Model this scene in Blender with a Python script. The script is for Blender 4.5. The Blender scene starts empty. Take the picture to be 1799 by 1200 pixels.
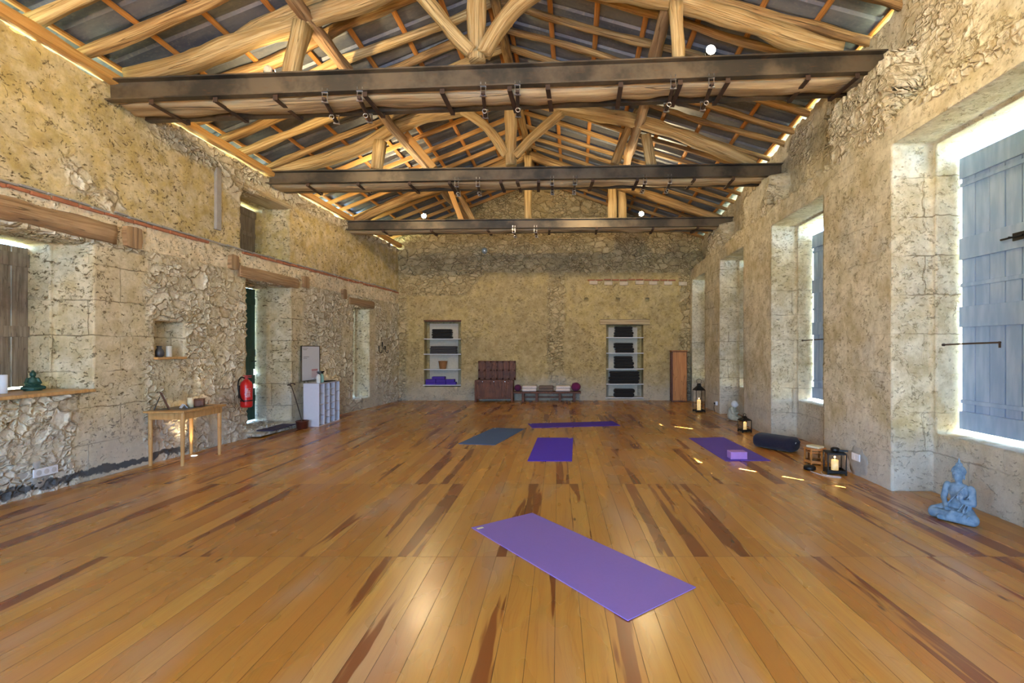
import bpy, bmesh, math, random
from mathutils import Vector, Matrix, noise
R = random.Random(7)
PI = math.pi
scene = bpy.context.scene
COL = scene.collection

# ------------------------------------------------------------------ camera, world, sun, exposure
F, U0, V0, H = 885.0, 980.0, 611.0, 1.5
cam_d = bpy.data.cameras.new('camera'); cam = bpy.data.objects.new('camera', cam_d); COL.objects.link(cam)
cam.location = (0, 0, H); cam.rotation_euler = (PI/2, 0, 0)
cam_d.sensor_width = 36; cam_d.lens = F/1799*36
cam_d.shift_x = (899.5-U0)/1799; cam_d.shift_y = (V0-600)/1799
cam_d.clip_start = .05; cam_d.clip_end = 300
scene.camera = cam
scene.view_settings.view_transform = 'Standard'; scene.view_settings.look = 'None'
scene.view_settings.gamma = 1; scene.view_settings.use_curve_mapping = False
scene.view_settings.exposure = .78
w = bpy.data.worlds.new('sky'); scene.world = w; w.use_nodes = True
bg = w.node_tree.nodes['Background']; bg.inputs[0].default_value = (.38, .63, 1, 1); bg.inputs[1].default_value = 12.5
sd = bpy.data.lights.new('sun', 'SUN'); sd.energy = 170; sd.angle = math.radians(.35); sd.color = (1, .93, .82)
sun = bpy.data.objects.new('sun', sd); COL.objects.link(sun)
sun.rotation_euler = Vector((-1, 1, -1.07*math.sqrt(2))).to_track_quat('-Z', 'Y').to_euler()
scene.cycles.max_bounces = 7; scene.cycles.diffuse_bounces = 3; scene.cycles.glossy_bounces = 3; scene.cycles.caustics_reflective = False; scene.cycles.adaptive_threshold = .03
scene.cycles.sample_clamp_indirect = 6
WARM = (1, .76, .43)
def lamp_light(name, typ, loc, to, power, color=WARM, size=.05, ang=150, blend=.6):
    d = bpy.data.lights.new(name, typ); d.energy = power; d.color = color
    o = bpy.data.objects.new(name, d); COL.objects.link(o); o.location = loc
    if typ == 'SPOT': d.spot_size = math.radians(ang); d.spot_blend = blend; d.shadow_soft_size = size
    elif typ == 'AREA': d.shape = 'RECTANGLE'; d.size = size[0]; d.size_y = size[1]
    else: d.shadow_soft_size = size
    if to is not None: o.rotation_euler = (Vector(to)-Vector(loc)).to_track_quat('-Z', 'Y').to_euler()
    return o

def pw(u, v, Y): return Vector(((u-U0)/F*Y, Y, H+(V0-v)/F*Y))      # a measured picture point at depth Y
def fp(u, v, z=0): Y = F*(H-z)/(v-V0); return Vector(((u-U0)/F*Y, Y, z))

# ------------------------------------------------------------------ node helpers
class G:
    def __init__(s, name):
        s.m = bpy.data.materials.new(name); s.m.use_nodes = True; s.t = s.m.node_tree
        s.b = s.t.nodes['Principled BSDF']; s.out = s.t.nodes['Material Output']; s._p = None
    def set(s, sock, v):
        if isinstance(v, bpy.types.NodeSocket): s.t.links.new(v, sock)
        elif isinstance(v, (tuple, list)):
            sock.default_value = tuple(v)+((1,) if len(v) == 3 and len(sock.default_value) == 4 else ())
        else: sock.default_value = v
    def n(s, typ, props=None, **ins):
        nd = s.t.nodes.new(typ)
        for k, v in (props or {}).items(): setattr(nd, k, v)
        for k, v in ins.items(): s.set(nd.inputs[int(k[1:])] if k[0] == '_' else nd.inputs[k.replace('_', ' ')], v)
        return nd
    def ma(s, op, a, b=0.0, c=None, clamp=False):
        nd = s.n('ShaderNodeMath', {'operation': op, 'use_clamp': clamp}, _0=a, _1=b)
        if c is not None: s.set(nd.inputs[2], c)
        return nd.outputs[0]
    def vm(s, op, a, b): return s.n('ShaderNodeVectorMath', {'operation': op}, _0=a, _1=b).outputs[0]
    def mix(s, f, a, b, mode='MIX'):
        nd = s.t.nodes.new('ShaderNodeMix'); nd.data_type = 'RGBA'; nd.blend_type = mode
        s.set(nd.inputs[0], f); s.set(nd.inputs[6], a); s.set(nd.inputs[7], b); return nd.outputs[2]
    def mf(s, f, a, b):
        nd = s.t.nodes.new('ShaderNodeMix'); s.set(nd.inputs[0], f); s.set(nd.inputs[2], a); s.set(nd.inputs[3], b); return nd.outputs[0]
    def ss(s, x, a, b):
        return s.n('ShaderNodeMapRange', {'interpolation_type': 'SMOOTHSTEP'}, _0=x, _1=a, _2=b, _3=0.0, _4=1.0).outputs[0]
    def P(s):
        if s._p is None: s._p = s.t.nodes.new('ShaderNodeTexCoord').outputs['Object']
        return s._p
    def noise(s, v, sc, det=4, rough=.55, col=False):
        nd = s.n('ShaderNodeTexNoise', None, Vector=v, Scale=sc, Detail=float(det), Roughness=rough)
        return nd.outputs[1 if col else 0]
    def vor(s, v, sc, feat='F1', rnd=1.0):
        nd = s.n('ShaderNodeTexVoronoi', {'feature': feat}, Vector=v, Scale=sc, Randomness=rnd); return nd
    def sep(s, v): return s.n('ShaderNodeSeparateXYZ', None, _0=v).outputs
    def comb(s, x, y, z): return s.n('ShaderNodeCombineXYZ', None, _0=x, _1=y, _2=z).outputs[0]
    def bump(s, h, dist=.01, st=1.0):
        nd = s.n('ShaderNodeBump', None, Height=h, Distance=dist, Strength=st); s.set(s.b.inputs['Normal'], nd.outputs[0])
    def fin(s, col, rough=.8, metal=0.0, **kw):
        s.set(s.b.inputs['Base Color'], col); s.set(s.b.inputs['Roughness'], rough); s.set(s.b.inputs['Metallic'], metal)
        for k, v in kw.items(): s.set(s.b.inputs[k.replace('_', ' ')], v)
        return s.m

def plain(name, col, rough=.6, metal=0.0, var=.15, sc=20, bump=.0, **kw):
    g = G(name); f = g.noise(g.P(), sc, 4)
    c = g.mix(f, tuple(x*(1-var) for x in col), tuple(min(1, x*(1+var)) for x in col))
    if bump: g.bump(f, bump)
    return g.fin(c, rough, metal, **kw)

def emit(name, col, st):
    g = G(name); return g.fin(col, .4, Emission_Color=col, Emission_Strength=st)

def box_mask(g, c, a, b, soft=.06):
    return g.ma('MULTIPLY', g.ss(c, a-soft, a+soft), g.ma('SUBTRACT', 1.0, g.ss(c, b-soft, b+soft)))

def stone(name, side):
    g = G(name); P = g.P(); x, y, z = g.sep(P)
    wob = g.noise(P, 2.6, 4, col=True)
    Pd = g.vm('ADD', P, g.vm('MULTIPLY', g.vm('SUBTRACT', wob, (.5, .5, .5)), (.28, .28, .24)))
    Ps = g.vm('MULTIPLY', Pd, (1, 1, 1.55))
    s1, s2 = (4.0, 8.5)
    e1 = g.vor(Ps, s1, 'DISTANCE_TO_EDGE').outputs[0]; e2 = g.vor(Ps, s2, 'DISTANCE_TO_EDGE').outputs[0]
    c1 = g.sep(g.vor(Ps, s1).outputs['Color'])[0]; c2 = g.sep(g.vor(Ps, s2).outputs['Color'])[0]
    low = g.noise(P, .85, 4, .6); low2 = g.noise(g.vm('ADD', P, (7, 3, 5)), 1.7, 5, .65)
    msz = g.ss(low2, .44, .56)
    e = g.mf(msz, e1, e2); rnd = g.mf(msz, c1, c2)
    fine = g.noise(P, 16, 5, .68); mid = g.noise(P, 5, 4, .6)
    pit = g.noise(g.vm('MULTIPLY', Pd, (1, 1, 2.2)), 15, 4, .66)
    pz = g.ss(g.noise(g.vm('ADD', P, (3, 9, 1)), 1.3, 4, .6), .38, .62)
    pitm = g.ss(g.ma('ADD', pit, g.ma('MULTIPLY', pz, .055)), .625, .68)
    LIME, DARK = (.82, .75, .60), (.40, .32, .19)
    MORT, PLAS = (.50, .41, .27), (.60, .50, .31)
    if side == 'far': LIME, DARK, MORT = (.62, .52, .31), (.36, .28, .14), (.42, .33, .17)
    jn = g.ma('ADD', z, g.ma('MULTIPLY', g.ma('SUBTRACT', mid, .5), .06))
    if side == 'left':
        up = g.ss(jn, 3.07, 3.10)
        bias = g.mf(up, -.035, .16)
        ash = g.ma('ADD', box_mask(g, g.ma('ADD', y, g.ma('MULTIPLY', g.ma('SUBTRACT', low2, .5), .5)), 5.55, 6.45), 0.0)
        ash = g.ma('MAXIMUM', ash, box_mask(g, y, 9.4, 9.95)); ash = g.ma('MAXIMUM', ash, box_mask(g, y, 12.3, 12.9))
        ash = g.ma('MAXIMUM', ash, g.ma('SUBTRACT', 1.0, g.ss(x, -5.62, -5.5)))
        ash = g.ma('MULTIPLY', ash, g.ma('SUBTRACT', 1.0, g.ss(z, 2.66, 2.7)))
        ash = g.ma('MAXIMUM', ash, g.ma('MULTIPLY', box_mask(g, y, 6.55, 7.08, .04), box_mask(g, z, 1.34, 1.88, .04)))
        cream = box_mask(g, jn, 2.74, 3.06, .02)
        cream = g.ma('MULTIPLY', cream, g.ss(low2, .38, .46))
        PLAS2 = g.mix(up, PLAS, g.mix(g.ss(low2, .4, .6), (.63, .49, .22), (.50, .385, .16)))
        ps_top = g.ma('MULTIPLY', g.ss(jn, 4.12, 4.26), g.ss(y, 6.2, 6.8))
        PLAS2 = g.mix(cream, PLAS2, (.80, .66, .44))
        ps = g.ma('MULTIPLY', g.ma('MAXIMUM', g.ss(g.ma('ADD', low, bias), .50, .58), cream), g.ma('SUBTRACT', 1.0, ps_top))
    elif side == 'right':
        up = g.ss(jn, 3.75, 3.85)
        ash = g.ma('MULTIPLY', g.ma('SUBTRACT', 1.0, up), g.mf(g.ss(x, 3.66, 3.70), .25, .85))
        PLAS2 = g.mix(g.ss(low2, .38, .62), (.72, .645, .48), (.50, .42, .26)); PLAS2 = g.mix(g.ma('MULTIPLY', g.ss(low, .5, .62), .5), PLAS2, (.50, .50, .46))
        ps = g.ss(g.ma('ADD', low, g.mf(up, .19, .0)), .46, .56)
    else:
        ex = g.ma('ADD', x, g.ma('MULTIPLY', g.ma('SUBTRACT', low2, .5), .35))
        up = g.ss(jn, 3.62, 3.66)
        strip = box_mask(g, ex, -.28, .18, .05)
        leftband = g.ma('MULTIPLY', box_mask(g, g.ma('ADD', ex, g.ma('MULTIPLY', jn, -.8)), -9, -5.0, .05), box_mask(g, jn, 2.98, 3.7, .04))
        rub = g.ma('MAXIMUM', g.ma('MAXIMUM', up, strip), leftband)
        rub = g.ma('MAXIMUM', rub, g.ma('MAXIMUM', g.ma('SUBTRACT', 1.0, g.ss(ex, -4.36, -4.26)), g.ss(ex, 3.42, 3.52)))
        ash = 0.0
        PLAS2 = g.mix(g.ss(low2, .4, .6), (.52, .41, .18), (.43, .34, .17))
        ps = g.ma('MULTIPLY', g.ss(g.ma('ADD', low, .12), .42, .52), g.ma('SUBTRACT', 1.0, rub))
    # ashlar joints
    bk = g.n('ShaderNodeTexBrick', {'offset': .5}, Vector=g.comb(g.ma('ADD', g.ma('ADD', x, y), g.ma('MULTIPLY', mid, .05)), jn, 0.0), Scale=1.0, Mortar_Size=.007, Mortar_Smooth=.4)
    bk.inputs['Brick Width'].default_value = .83; bk.inputs['Row Height'].default_value = .41
    joint = g.ma('MULTIPLY', g.ma('MULTIPLY', bk.outputs['Fac'], ash), g.ss(low, .42, .60))
    flat = g.ma('MAXIMUM', ps, ash)
    edge = g.ma('ADD', g.ss(e, .01, .20), g.ma('MULTIPLY', g.ma('SUBTRACT', rnd, .5), .7))
    stn = g.mix(rnd, DARK, LIME); stn = g.mix(g.ss(fine, .3, .7), stn, g.mix(.5, stn, LIME))
    rubc = g.mix(g.ss(e, .02, .07), MORT, stn)
    crev = g.ma('MULTIPLY', g.ma('SUBTRACT', 1.0, g.ss(e, .008, .05)), g.ss(mid, .38, .52))
    rubc = g.mix(g.ma('MULTIPLY', crev, .75), rubc, (.09, .065, .035))  # dark joints: dirt plus crevice shade painted into the colour
    plc = g.mix(g.ss(mid, .35, .68), PLAS2, g.mix(.45, PLAS2, LIME))
    plc = g.mix(g.ss(fine, .48, .72), plc, g.mix(.55, plc, DARK))
    col = g.mix(flat, rubc, plc)
    crk = g.ma('MULTIPLY', g.ma('SUBTRACT', 1.0, g.ss(g.ma('ABSOLUTE', g.ma('SUBTRACT', low2, .5)), .0, .012)), g.ss(fine, .45, .6))
    pitm = g.ma('MAXIMUM', pitm, crk)
    pm = g.ma('MULTIPLY', pitm, g.mf(flat, .5, {'left': .95, 'right': .55, 'far': .6}[side]))
    col = g.mix(pm, col, (.16, .115, .06))
    col = g.mix(g.ma('MULTIPLY', joint, .8), col, (.18, .13, .07))
    f2 = g.noise(P, 6.5, 6, .74)
    col = g.mix(1.0, col, g.n('ShaderNodeCombineColor', None, _0=g.mf(g.ss(f2, .28, .72), .80, 1.13), _1=g.mf(g.ss(f2, .28, .72), .77, 1.13), _2=g.mf(g.ss(f2, .28, .72), .70, 1.13)).outputs[0], 'MULTIPLY')
    # greyer towards the foot of the wall
    foot = g.ma('MULTIPLY', g.ma('SUBTRACT', 1.0, g.ss(g.ma('ADD', z, g.ma('MULTIPLY', g.ma('SUBTRACT', low2, .5), 1.6)), .1, 1.0)), .55)
    col = g.mix(foot, col, g.mix(fine, (.40, .39, .38), (.62, .60, .57)))
    if side == 'left':
        cem = box_mask(g, g.ma('ADD', z, g.ma('MULTIPLY', g.ma('SUBTRACT', mid, .5), .22)), .05, .13, .01)
        col = g.mix(g.ma('MULTIPLY', cem, g.ma('SUBTRACT', 1.0, g.ss(y, 6.9, 7.3))), col, (.10, .10, .105))
    hr = g.ma('ADD', g.ma('MULTIPLY', edge, .75), g.ma('MULTIPLY', g.mf(.5, fine, mid), .6))
    hp = g.ma('ADD', .90, g.ma('MULTIPLY', g.mf(.5, g.mf(.5, fine, f2), mid), .50))
    h = g.mf(flat, hr, hp); h = g.ma('SUBTRACT', h, g.ma('MULTIPLY', pitm, {'left': .24, 'right': .18, 'far': .2}[side])); h = g.ma('SUBTRACT', h, g.ma('MULTIPLY', joint, .45))
    h = g.ma('ADD', h, g.ma('MULTIPLY', low2, .5))
    dn = g.n('ShaderNodeDisplacement', None, Height=h, Midlevel=1.1, Scale=.036)
    g.t.links.new(dn.outputs[0], g.out.inputs['Displacement'])
    g.m.displacement_method = 'BOTH'
    return g.fin(col, .93, Specular_IOR_Level=.15)

def wood(name, c1, c2, c3=None, rough=.65, gs=26, knots=.5, bump=.004, uv=True, along=2.0, spec=.35):
    g = G(name)
    v = g.t.nodes.new('ShaderNodeUVMap').outputs[0] if uv else g.P()
    oi = g.t.nodes.new('ShaderNodeObjectInfo').outputs['Random']
    off = g.comb(g.ma('MULTIPLY', oi, 37.0), g.ma('MULTIPLY', oi, 11.0), g.ma('MULTIPLY', oi, 5.0))
    v = g.vm('ADD', v, off)
    vs = g.vm('MULTIPLY', v, (along, gs, gs) if uv else (gs, gs, along))
    a = g.noise(vs, 1.0, 5, .6); b = g.noise(g.vm('MULTIPLY', v, (.8, 3, 3)), 1.0, 5, .6)
    c = g.mix(g.ss(a, .32, .68), c1, c2)
    if c3: c = g.mix(g.ma('MULTIPLY', g.ss(b, .5, .66), knots), c, c3)
    cr = g.noise(g.vm('MULTIPLY', vs, (.25, .6, .6)), 1.0, 2, .4)
    crk = g.ma('SUBTRACT', 1.0, g.ss(g.ma('ABSOLUTE', g.ma('SUBTRACT', cr, .5)), .0, .010))
    c = g.mix(g.ma('MULTIPLY', crk, .6), c, tuple(k*.25 for k in c1))
    c = g.mix(g.ma('MULTIPLY', oi, .25), c, tuple(k*.6 for k in c1))
    g.bump(g.ma('SUBTRACT', a, crk), bump)
    return g.fin(c, rough, Specular_IOR_Level=spec)

# ------------------------------------------------------------------ mesh helpers
def link(name, me, mat, parent=None, loc=(0, 0, 0), rot=None):
    o = bpy.data.objects.new(name, me); COL.objects.link(o)
    if mat: me.materials.append(mat)
    o.parent = parent; o.location = loc
    if rot is not None: o.rotation_euler = rot
    return o
def obj(name, bm, mat, parent=None, smooth=False, world=False, bevel=0, **kw):
    if world and parent: bmesh.ops.transform(bm, matrix=parent.matrix_basis.inverted(), verts=bm.verts)
    bmesh.ops.recalc_face_normals(bm, faces=bm.faces)
    me = bpy.data.meshes.new(name); bm.to_mesh(me); bm.free()
    if smooth:
        for p in me.polygons: p.use_smooth = True
    o = link(name, me, mat, parent, **kw)
    if bevel:
        b = o.modifiers.new('bevel', 'BEVEL'); b.width = bevel; b.segments = 2; b.limit_method = 'ANGLE'
    return o
def thing(name, label, cat, loc=(0, 0, 0), rotz=0, group=None):
    o = bpy.data.objects.new(name, None); COL.objects.link(o); o.empty_display_size = .1
    o.location = loc; o.rotation_euler = (0, 0, rotz); o['label'] = label; o['category'] = cat
    o.matrix_basis = Matrix.Translation(loc) @ Matrix.Rotation(rotz, 4, 'Z')
    if group: o['group'] = group
    return o
def tag(o, label, cat, group=None, kind=None):
    o['label'] = label; o['category'] = cat
    if group: o['group'] = group
    if kind: o['kind'] = kind
    return o
def struct(o): o['kind'] = 'structure'; return o
def B(): return bmesh.new()
def bx(bm, c, s, rot=None):
    m = Matrix.Translation(c)
    if rot is not None: m = m @ (rot if isinstance(rot, Matrix) else Matrix.Rotation(rot, 4, 'Z'))
    bmesh.ops.create_cube(bm, size=1, matrix=m @ Matrix.Diagonal((s[0], s[1], s[2], 1))); return bm
def bx2(bm, a, b): return bx(bm, [(p+q)/2 for p, q in zip(a, b)], [abs(q-p) for p, q in zip(a, b)])
def cyl(bm, a, b, r1, r2=None, seg=20):
    a, b = Vector(a), Vector(b); d = b-a
    m = Matrix.Translation((a+b)/2) @ d.to_track_quat('Z', 'Y').to_matrix().to_4x4()
    bmesh.ops.create_cone(bm, cap_ends=True, segments=seg, radius1=r1, radius2=r1 if r2 is None else r2, depth=d.length, matrix=m); return bm
def sph(bm, c, r, s=(1, 1, 1), seg=20, rot=None):
    m = Matrix.Translation(c) @ (rot or Matrix()) @ Matrix.Diagonal((s[0], s[1], s[2], 1))
    bmesh.ops.create_uvsphere(bm, u_segments=seg, v_segments=max(8, seg//2), radius=r, matrix=m); return bm
def cap(bm, a, b, r1, r2=None, seg=16):
    r2 = r1 if r2 is None else r2; cyl(bm, a, b, r1, r2, seg); sph(bm, a, r1, seg=seg); sph(bm, b, r2, seg=seg); return bm
def lathe(bm, prof, c=(0, 0, 0), seg=28):
    rings = []
    for r, z in prof:
        rings.append([bm.verts.new((c[0]+r*math.cos(2*PI*i/seg), c[1]+r*math.sin(2*PI*i/seg), c[2]+z)) for i in range(seg)])
    for a, b in zip(rings, rings[1:]):
        for i in range(seg): bm.faces.new((a[i], a[(i+1) % seg], b[(i+1) % seg], b[i]))
    bm.faces.new(rings[0]); bm.faces.new(rings[-1]); return bm
def tube(bm, pts, r, seg=8, sub=6):
    pts = [Vector(p) for p in pts]; P = []
    for i in range(len(pts)-1):
        p0, p1, p2, p3 = pts[max(i-1, 0)], pts[i], pts[i+1], pts[min(i+2, len(pts)-1)]
        for k in range(sub):
            t = k/sub; P.append(.5*((2*p1)+(p2-p0)*t+(2*p0-5*p1+4*p2-p3)*t*t+(3*p1-p0-3*p2+p3)*t**3))
    P.append(pts[-1]); rings = []
    for i, p in enumerate(P):
        d = (P[min(i+1, len(P)-1)]-P[max(i-1, 0)]).normalized(); q = d.to_track_quat('Z', 'Y')
        rings.append([bm.verts.new(p+q @ Vector((r*math.cos(2*PI*k/seg), r*math.sin(2*PI*k/seg), 0))) for k in range(seg)])
    for a, b in zip(rings, rings[1:]):
        for i in range(seg): bm.faces.new((a[i], a[(i+1) % seg], b[(i+1) % seg], b[i]))
    bm.faces.new(rings[0]); bm.faces.new(rings[-1]); return bm
def timber(bm, pts, w, h, sq=3.0, rough=.012, step=.12, seed=0, upv=(0, 0, 1), seg=12, taper=0.0, bend=0.0):
    """hewn or sawn timber along a smooth path; w across, h along upv; sq 2=round .. 8=square; UV in metres"""
    uvl = bm.loops.layers.uv.verify()
    pts = [Vector(p) for p in pts]; P = []
    for i in range(len(pts)-1):
        p0, p1, p2, p3 = pts[max(i-1, 0)], pts[i], pts[i+1], pts[min(i+2, len(pts)-1)]
        nn = max(1, int((p2-p1).length/step))
        for k in range(nn):
            t = k/nn; P.append(.5*((2*p1)+(p2-p0)*t+(2*p0-5*p1+4*p2-p3)*t*t+(3*p1-p0-3*p2+p3)*t**3))
    P.append(pts[-1]); up0 = Vector(upv); rings = []; L = 0; Ls = []
    for i, p in enumerate(P):
        d = (P[min(i+1, len(P)-1)]-P[max(i-1, 0)]).normalized()
        sd = d.cross(up0).normalized(); up = sd.cross(d).normalized()
        if i: L += (P[i]-P[i-1]).length
        Ls.append(L); k = 1-taper*i/len(P); off = Vector((0, 0, 0))
        if bend:
            off = sd*bend*noise.noise((L*.55+seed*3.1, seed, 0))*1.6+up*bend*.45*noise.noise((L*.6, seed*1.7, 5))
        ring = []
        for j in range(seg):
            a = 2*PI*(j+.5)/seg; ca, sa = math.cos(a), math.sin(a)
            rr = (abs(ca)**sq+abs(sa)**sq)**(-1/sq)
            rn = 1+(rough/max(w, h)*2)*1.5*noise.noise((L*2.2+seed*9, ca*1.4+seed, sa*1.4))
            ring.append(bm.verts.new(p+off+sd*ca*rr*w/2*k*rn+up*sa*rr*h/2*k*rn))
        rings.append(ring)
    per = 2*(w+h)
    for i in range(len(rings)-1):
        for j in range(seg):
            a, b = rings[i], rings[i+1]; f = bm.faces.new((a[j], a[(j+1) % seg], b[(j+1) % seg], b[j]))
            for lp, (uu, vv) in zip(f.loops, ((Ls[i], j), (Ls[i], j+1), (Ls[i+1], j+1), (Ls[i+1], j))): lp[uvl].uv = (uu, vv/seg*per)
    for ring in (rings[0], rings[-1]):
        f = bm.faces.new(ring)
        for lp, v in zip(f.loops, ring): lp[uvl].uv = (v.co.z*.3, v.co.y+v.co.x)
    return bm
def prism(bm, pts, z0, z1):
    a = [bm.verts.new((p[0], p[1], z0)) for p in pts]; b = [bm.verts.new((p[0], p[1], z1)) for p in pts]
    bm.faces.new(a[::-1]); bm.faces.new(b); n = len(a)
    for i in range(n): bm.faces.new((a[i], a[(i+1) % n], b[(i+1) % n], b[i]))
    return bm
def rbox(bm, c, s, r=.03, rot=0, seg=5):
    t = B(); bmesh.ops.create_cube(t, size=1, matrix=Matrix.Diagonal((s[0], s[1], s[2], 1)))
    bmesh.ops.bevel(t, geom=t.edges[:], offset=r, segments=seg, affect='EDGES', profile=.5)
    bmesh.ops.transform(t, matrix=Matrix.Translation(c) @ Matrix.Rotation(rot, 4, 'Z'), verts=t.verts)
    me = bpy.data.meshes.new('t'); t.to_mesh(me); t.free(); bm.from_mesh(me); bpy.data.meshes.remove(me); return bm

# ------------------------------------------------------------------ materials
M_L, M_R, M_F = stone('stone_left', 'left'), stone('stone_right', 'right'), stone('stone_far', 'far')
def floor_mat():
    g = G('pine_floor'); P = g.P(); x, y, z = g.sep(P)
    W, L = .142, 1.93
    bi = g.ma('FLOOR', g.ma('DIVIDE', g.ma('ADD', x, 50.0), W)); ri = g.ma('FLOOR', g.ma('DIVIDE', g.ma('ADD', y, 50*L-3.617+1.93), L))
    bxf = g.ma('FRACT', g.ma('DIVIDE', g.ma('ADD', x, 50.0), W)); ryf = g.ma('FRACT', g.ma('DIVIDE', g.ma('ADD', y, 50*L-3.617+1.93), L))
    wn = g.n('ShaderNodeTexWhiteNoise', {'noise_dimensions': '2D'}, _0=g.comb(bi, ri, 0.0))
    r1, r2, r3 = g.sep(wn.outputs['Color'])
    off = g.comb(g.ma('MULTIPLY', r1, 31.0), g.ma('MULTIPLY', r2, 17.0), g.ma('MULTIPLY', r3, 9.0))
    q = g.vm('ADD', P, off)
    wave = g.noise(g.vm('MULTIPLY', q, (1.6, .9, 1)), 1.0, 3, .5)
    gr = g.noise(g.vm('MULTIPLY', g.vm('ADD', q, g.comb(g.ma('MULTIPLY', wave, .25), 0.0, 0.0)), (95, 2.2, 1)), 1.0, 5, .6)
    gr2 = g.noise(g.vm('MULTIPLY', g.vm('ADD', q, g.comb(g.ma('MULTIPLY', wave, .12), 0.0, 0.0)), (22, .8, 1)), 1.0, 4, .55)
    streak = g.noise(g.vm('MULTIPLY', g.vm('ADD', q, g.comb(g.ma('MULTIPLY', wave, .10), 0.0, 0.0)), (7.5, .45, 1)), 1.0, 3, .5)
    hw = g.ma('MULTIPLY', g.ss(g.ma('ADD', streak, g.ma('MULTIPLY', g.ma('SUBTRACT', r3, .5), .30)), .59, .625), g.ss(r2, .38, .43))
    c = g.mix(r1, (.45, .19, .030), (.62, .33, .065)); c = g.mix(g.ss(gr2, .3, .7), c, g.mix(.35, c, (.44, .16, .03)))
    c = g.mix(g.ma('MULTIPLY', g.ss(gr, .5, .75), .35), c, (.30, .09, .015))
    pale = g.noise(g.vm('MULTIPLY', P, (2.6, .7, 1)), 1.0, 1.5, .4)
    c = g.mix(g.ma('MULTIPLY', g.ss(pale, .48, .80), .5), c, (.46, .32, .25))
    c = g.mix(g.ma('MULTIPLY', hw, .88), c, g.mix(gr2, (.12, .022, .004), (.25, .058, .010)))
    kn = g.vor(g.vm('MULTIPLY', q, (5.5, 1.5, 1)), 1.0).outputs['Distance']
    knm = g.ma('MULTIPLY', g.ma('SUBTRACT', 1.0, g.ss(kn, .03, .085)), g.ss(r3, .45, .5))
    c = g.mix(g.ma('MULTIPLY', knm, .85), c, (.07, .022, .01))
    ex = g.ma('MINIMUM', bxf, g.ma('SUBTRACT', 1.0, bxf)); ey = g.ma('MINIMUM', ryf, g.ma('SUBTRACT', 1.0, ryf))
    gap = g.ma('MAXIMUM', g.ma('SUBTRACT', 1.0, g.ss(ex, .006, .016)), g.ma('SUBTRACT', 1.0, g.ss(ey, .0006, .0014)))
    c = g.mix(g.ma('MULTIPLY', gap, .7), c, (.07, .025, .008))
    rg = g.ma('ADD', .19, g.ma('MULTIPLY', g.noise(g.vm('MULTIPLY', P, (3, 1, 1)), 1.5, 2, .4), .18))
    g.bump(g.ma('SUBTRACT', g.ma('ADD', g.ma('MULTIPLY', gr2, .25), g.ma('MULTIPLY', g.noise(P, 1.6, 2), 1.5)), g.ma('MULTIPLY', gap, .5)), .0022)
    return g.fin(c, rg, Specular_IOR_Level=.5)
M_floor = floor_mat()
M_hewn = wood('hewn_oak', (.36, .22, .075), (.66, .49, .235), (.24, .145, .06), along=1.6, gs=34, bump=.008)
M_pole = wood('pole_oak', (.24, .13, .045), (.50, .335, .14), (.12, .065, .025), along=1.6, gs=34, knots=.8, bump=.01)
M_new = wood('sawn_pine', (.56, .29, .08), (.68, .40, .14), (.46, .2, .05), along=1.2, gs=22, bump=.002)
M_batten = wood('batten_pine', (.46, .19, .04), (.56, .26, .07), None, along=1.0, gs=22, bump=.002)
M_old = wood('old_grey_timber', (.34, .235, .12), (.58, .455, .26), (.54, .44, .29), along=1.2, gs=20, knots=.7, bump=.012)
M_lintel = wood('lintel_timber', (.30, .18, .09), (.50, .34, .19), (.16, .09, .05), along=1.3, gs=22, bump=.012)
def steel_mat():
    g = G('dark_steel'); P = g.P(); a = g.noise(P, 1.3, 5, .6); b = g.noise(g.vm('MULTIPLY', P, (1, 1, 6)), 7, 5)
    c = g.mix(g.ss(a, .4, .6), (.06, .053, .043), (.17, .135, .092)); c = g.mix(g.ma('MULTIPLY', g.ss(b, .58, .7), .5), c, (.17, .09, .04))
    return g.fin(c, .48, .55)
M_steel = steel_mat()
M_rust = plain('rusty_iron', (.075, .045, .03), .7, .4, .4, 15)
M_chrome = plain('zinc_steel', (.62, .62, .64), .28, 1.0, .1)
M_black = plain('black_metal', (.015, .014, .014), .45, .5, .2)
def sheet_mat():
    g = G('roof_sheet'); P = g.P(); a = g.noise(g.vm('MULTIPLY', P, (.6, 2.0, .6)), 1.6, 5, .65); b = g.noise(P, 22, 5)
    c = g.mix(g.ss(a, .35, .65), (.075, .095, .135), (.18, .195, .215)); c = g.mix(g.ma('MULTIPLY', g.ss(b, .5, .75), .3), c, (.32, .31, .28))
    return g.fin(c, .45, .1)
M_sheet = sheet_mat()
def paint(name, c1, c2):
    g = G(name); P = g.P(); n = g.noise(g.vm('MULTIPLY', P, (1, 4, .8)), 3, 4, .5); n2 = g.noise(P, 3, 3)
    c = g.mix(g.ss(n, .35, .7), c1, c2); g.bump(n, .002)
    return g.fin(c, .5)
M_blue = paint('blue_grey_paint', (.30, .44, .70), (.42, .56, .80))
M_green = paint('dark_green_paint', (.004, .045, .035), (.008, .065, .05))
M_greyw = wood('weathered_board', (.20, .16, .12), (.36, .31, .25), (.14, .10, .07), uv=False, gs=30, along=2, bump=.004)
M_table = wood('table_pine', (.50, .27, .09), (.62, .37, .15), None, uv=False, gs=30, along=3, rough=.4, bump=.001)
M_chest = wood('chest_wood', (.10, .032, .012), (.19, .065, .025), (.06, .02, .01), uv=False, gs=24, along=3, rough=.5, bump=.003)
M_cab = wood('cabinet_wood', (.42, .16, .035), (.55, .24, .06), None, uv=False, gs=24, along=2, rough=.45, bump=.002)
M_white = plain('white_board', (.76, .77, .82), .5, 0, .04)
M_lilac = plain('white_melamine', (.68, .68, .78), .45, 0, .04)
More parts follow.
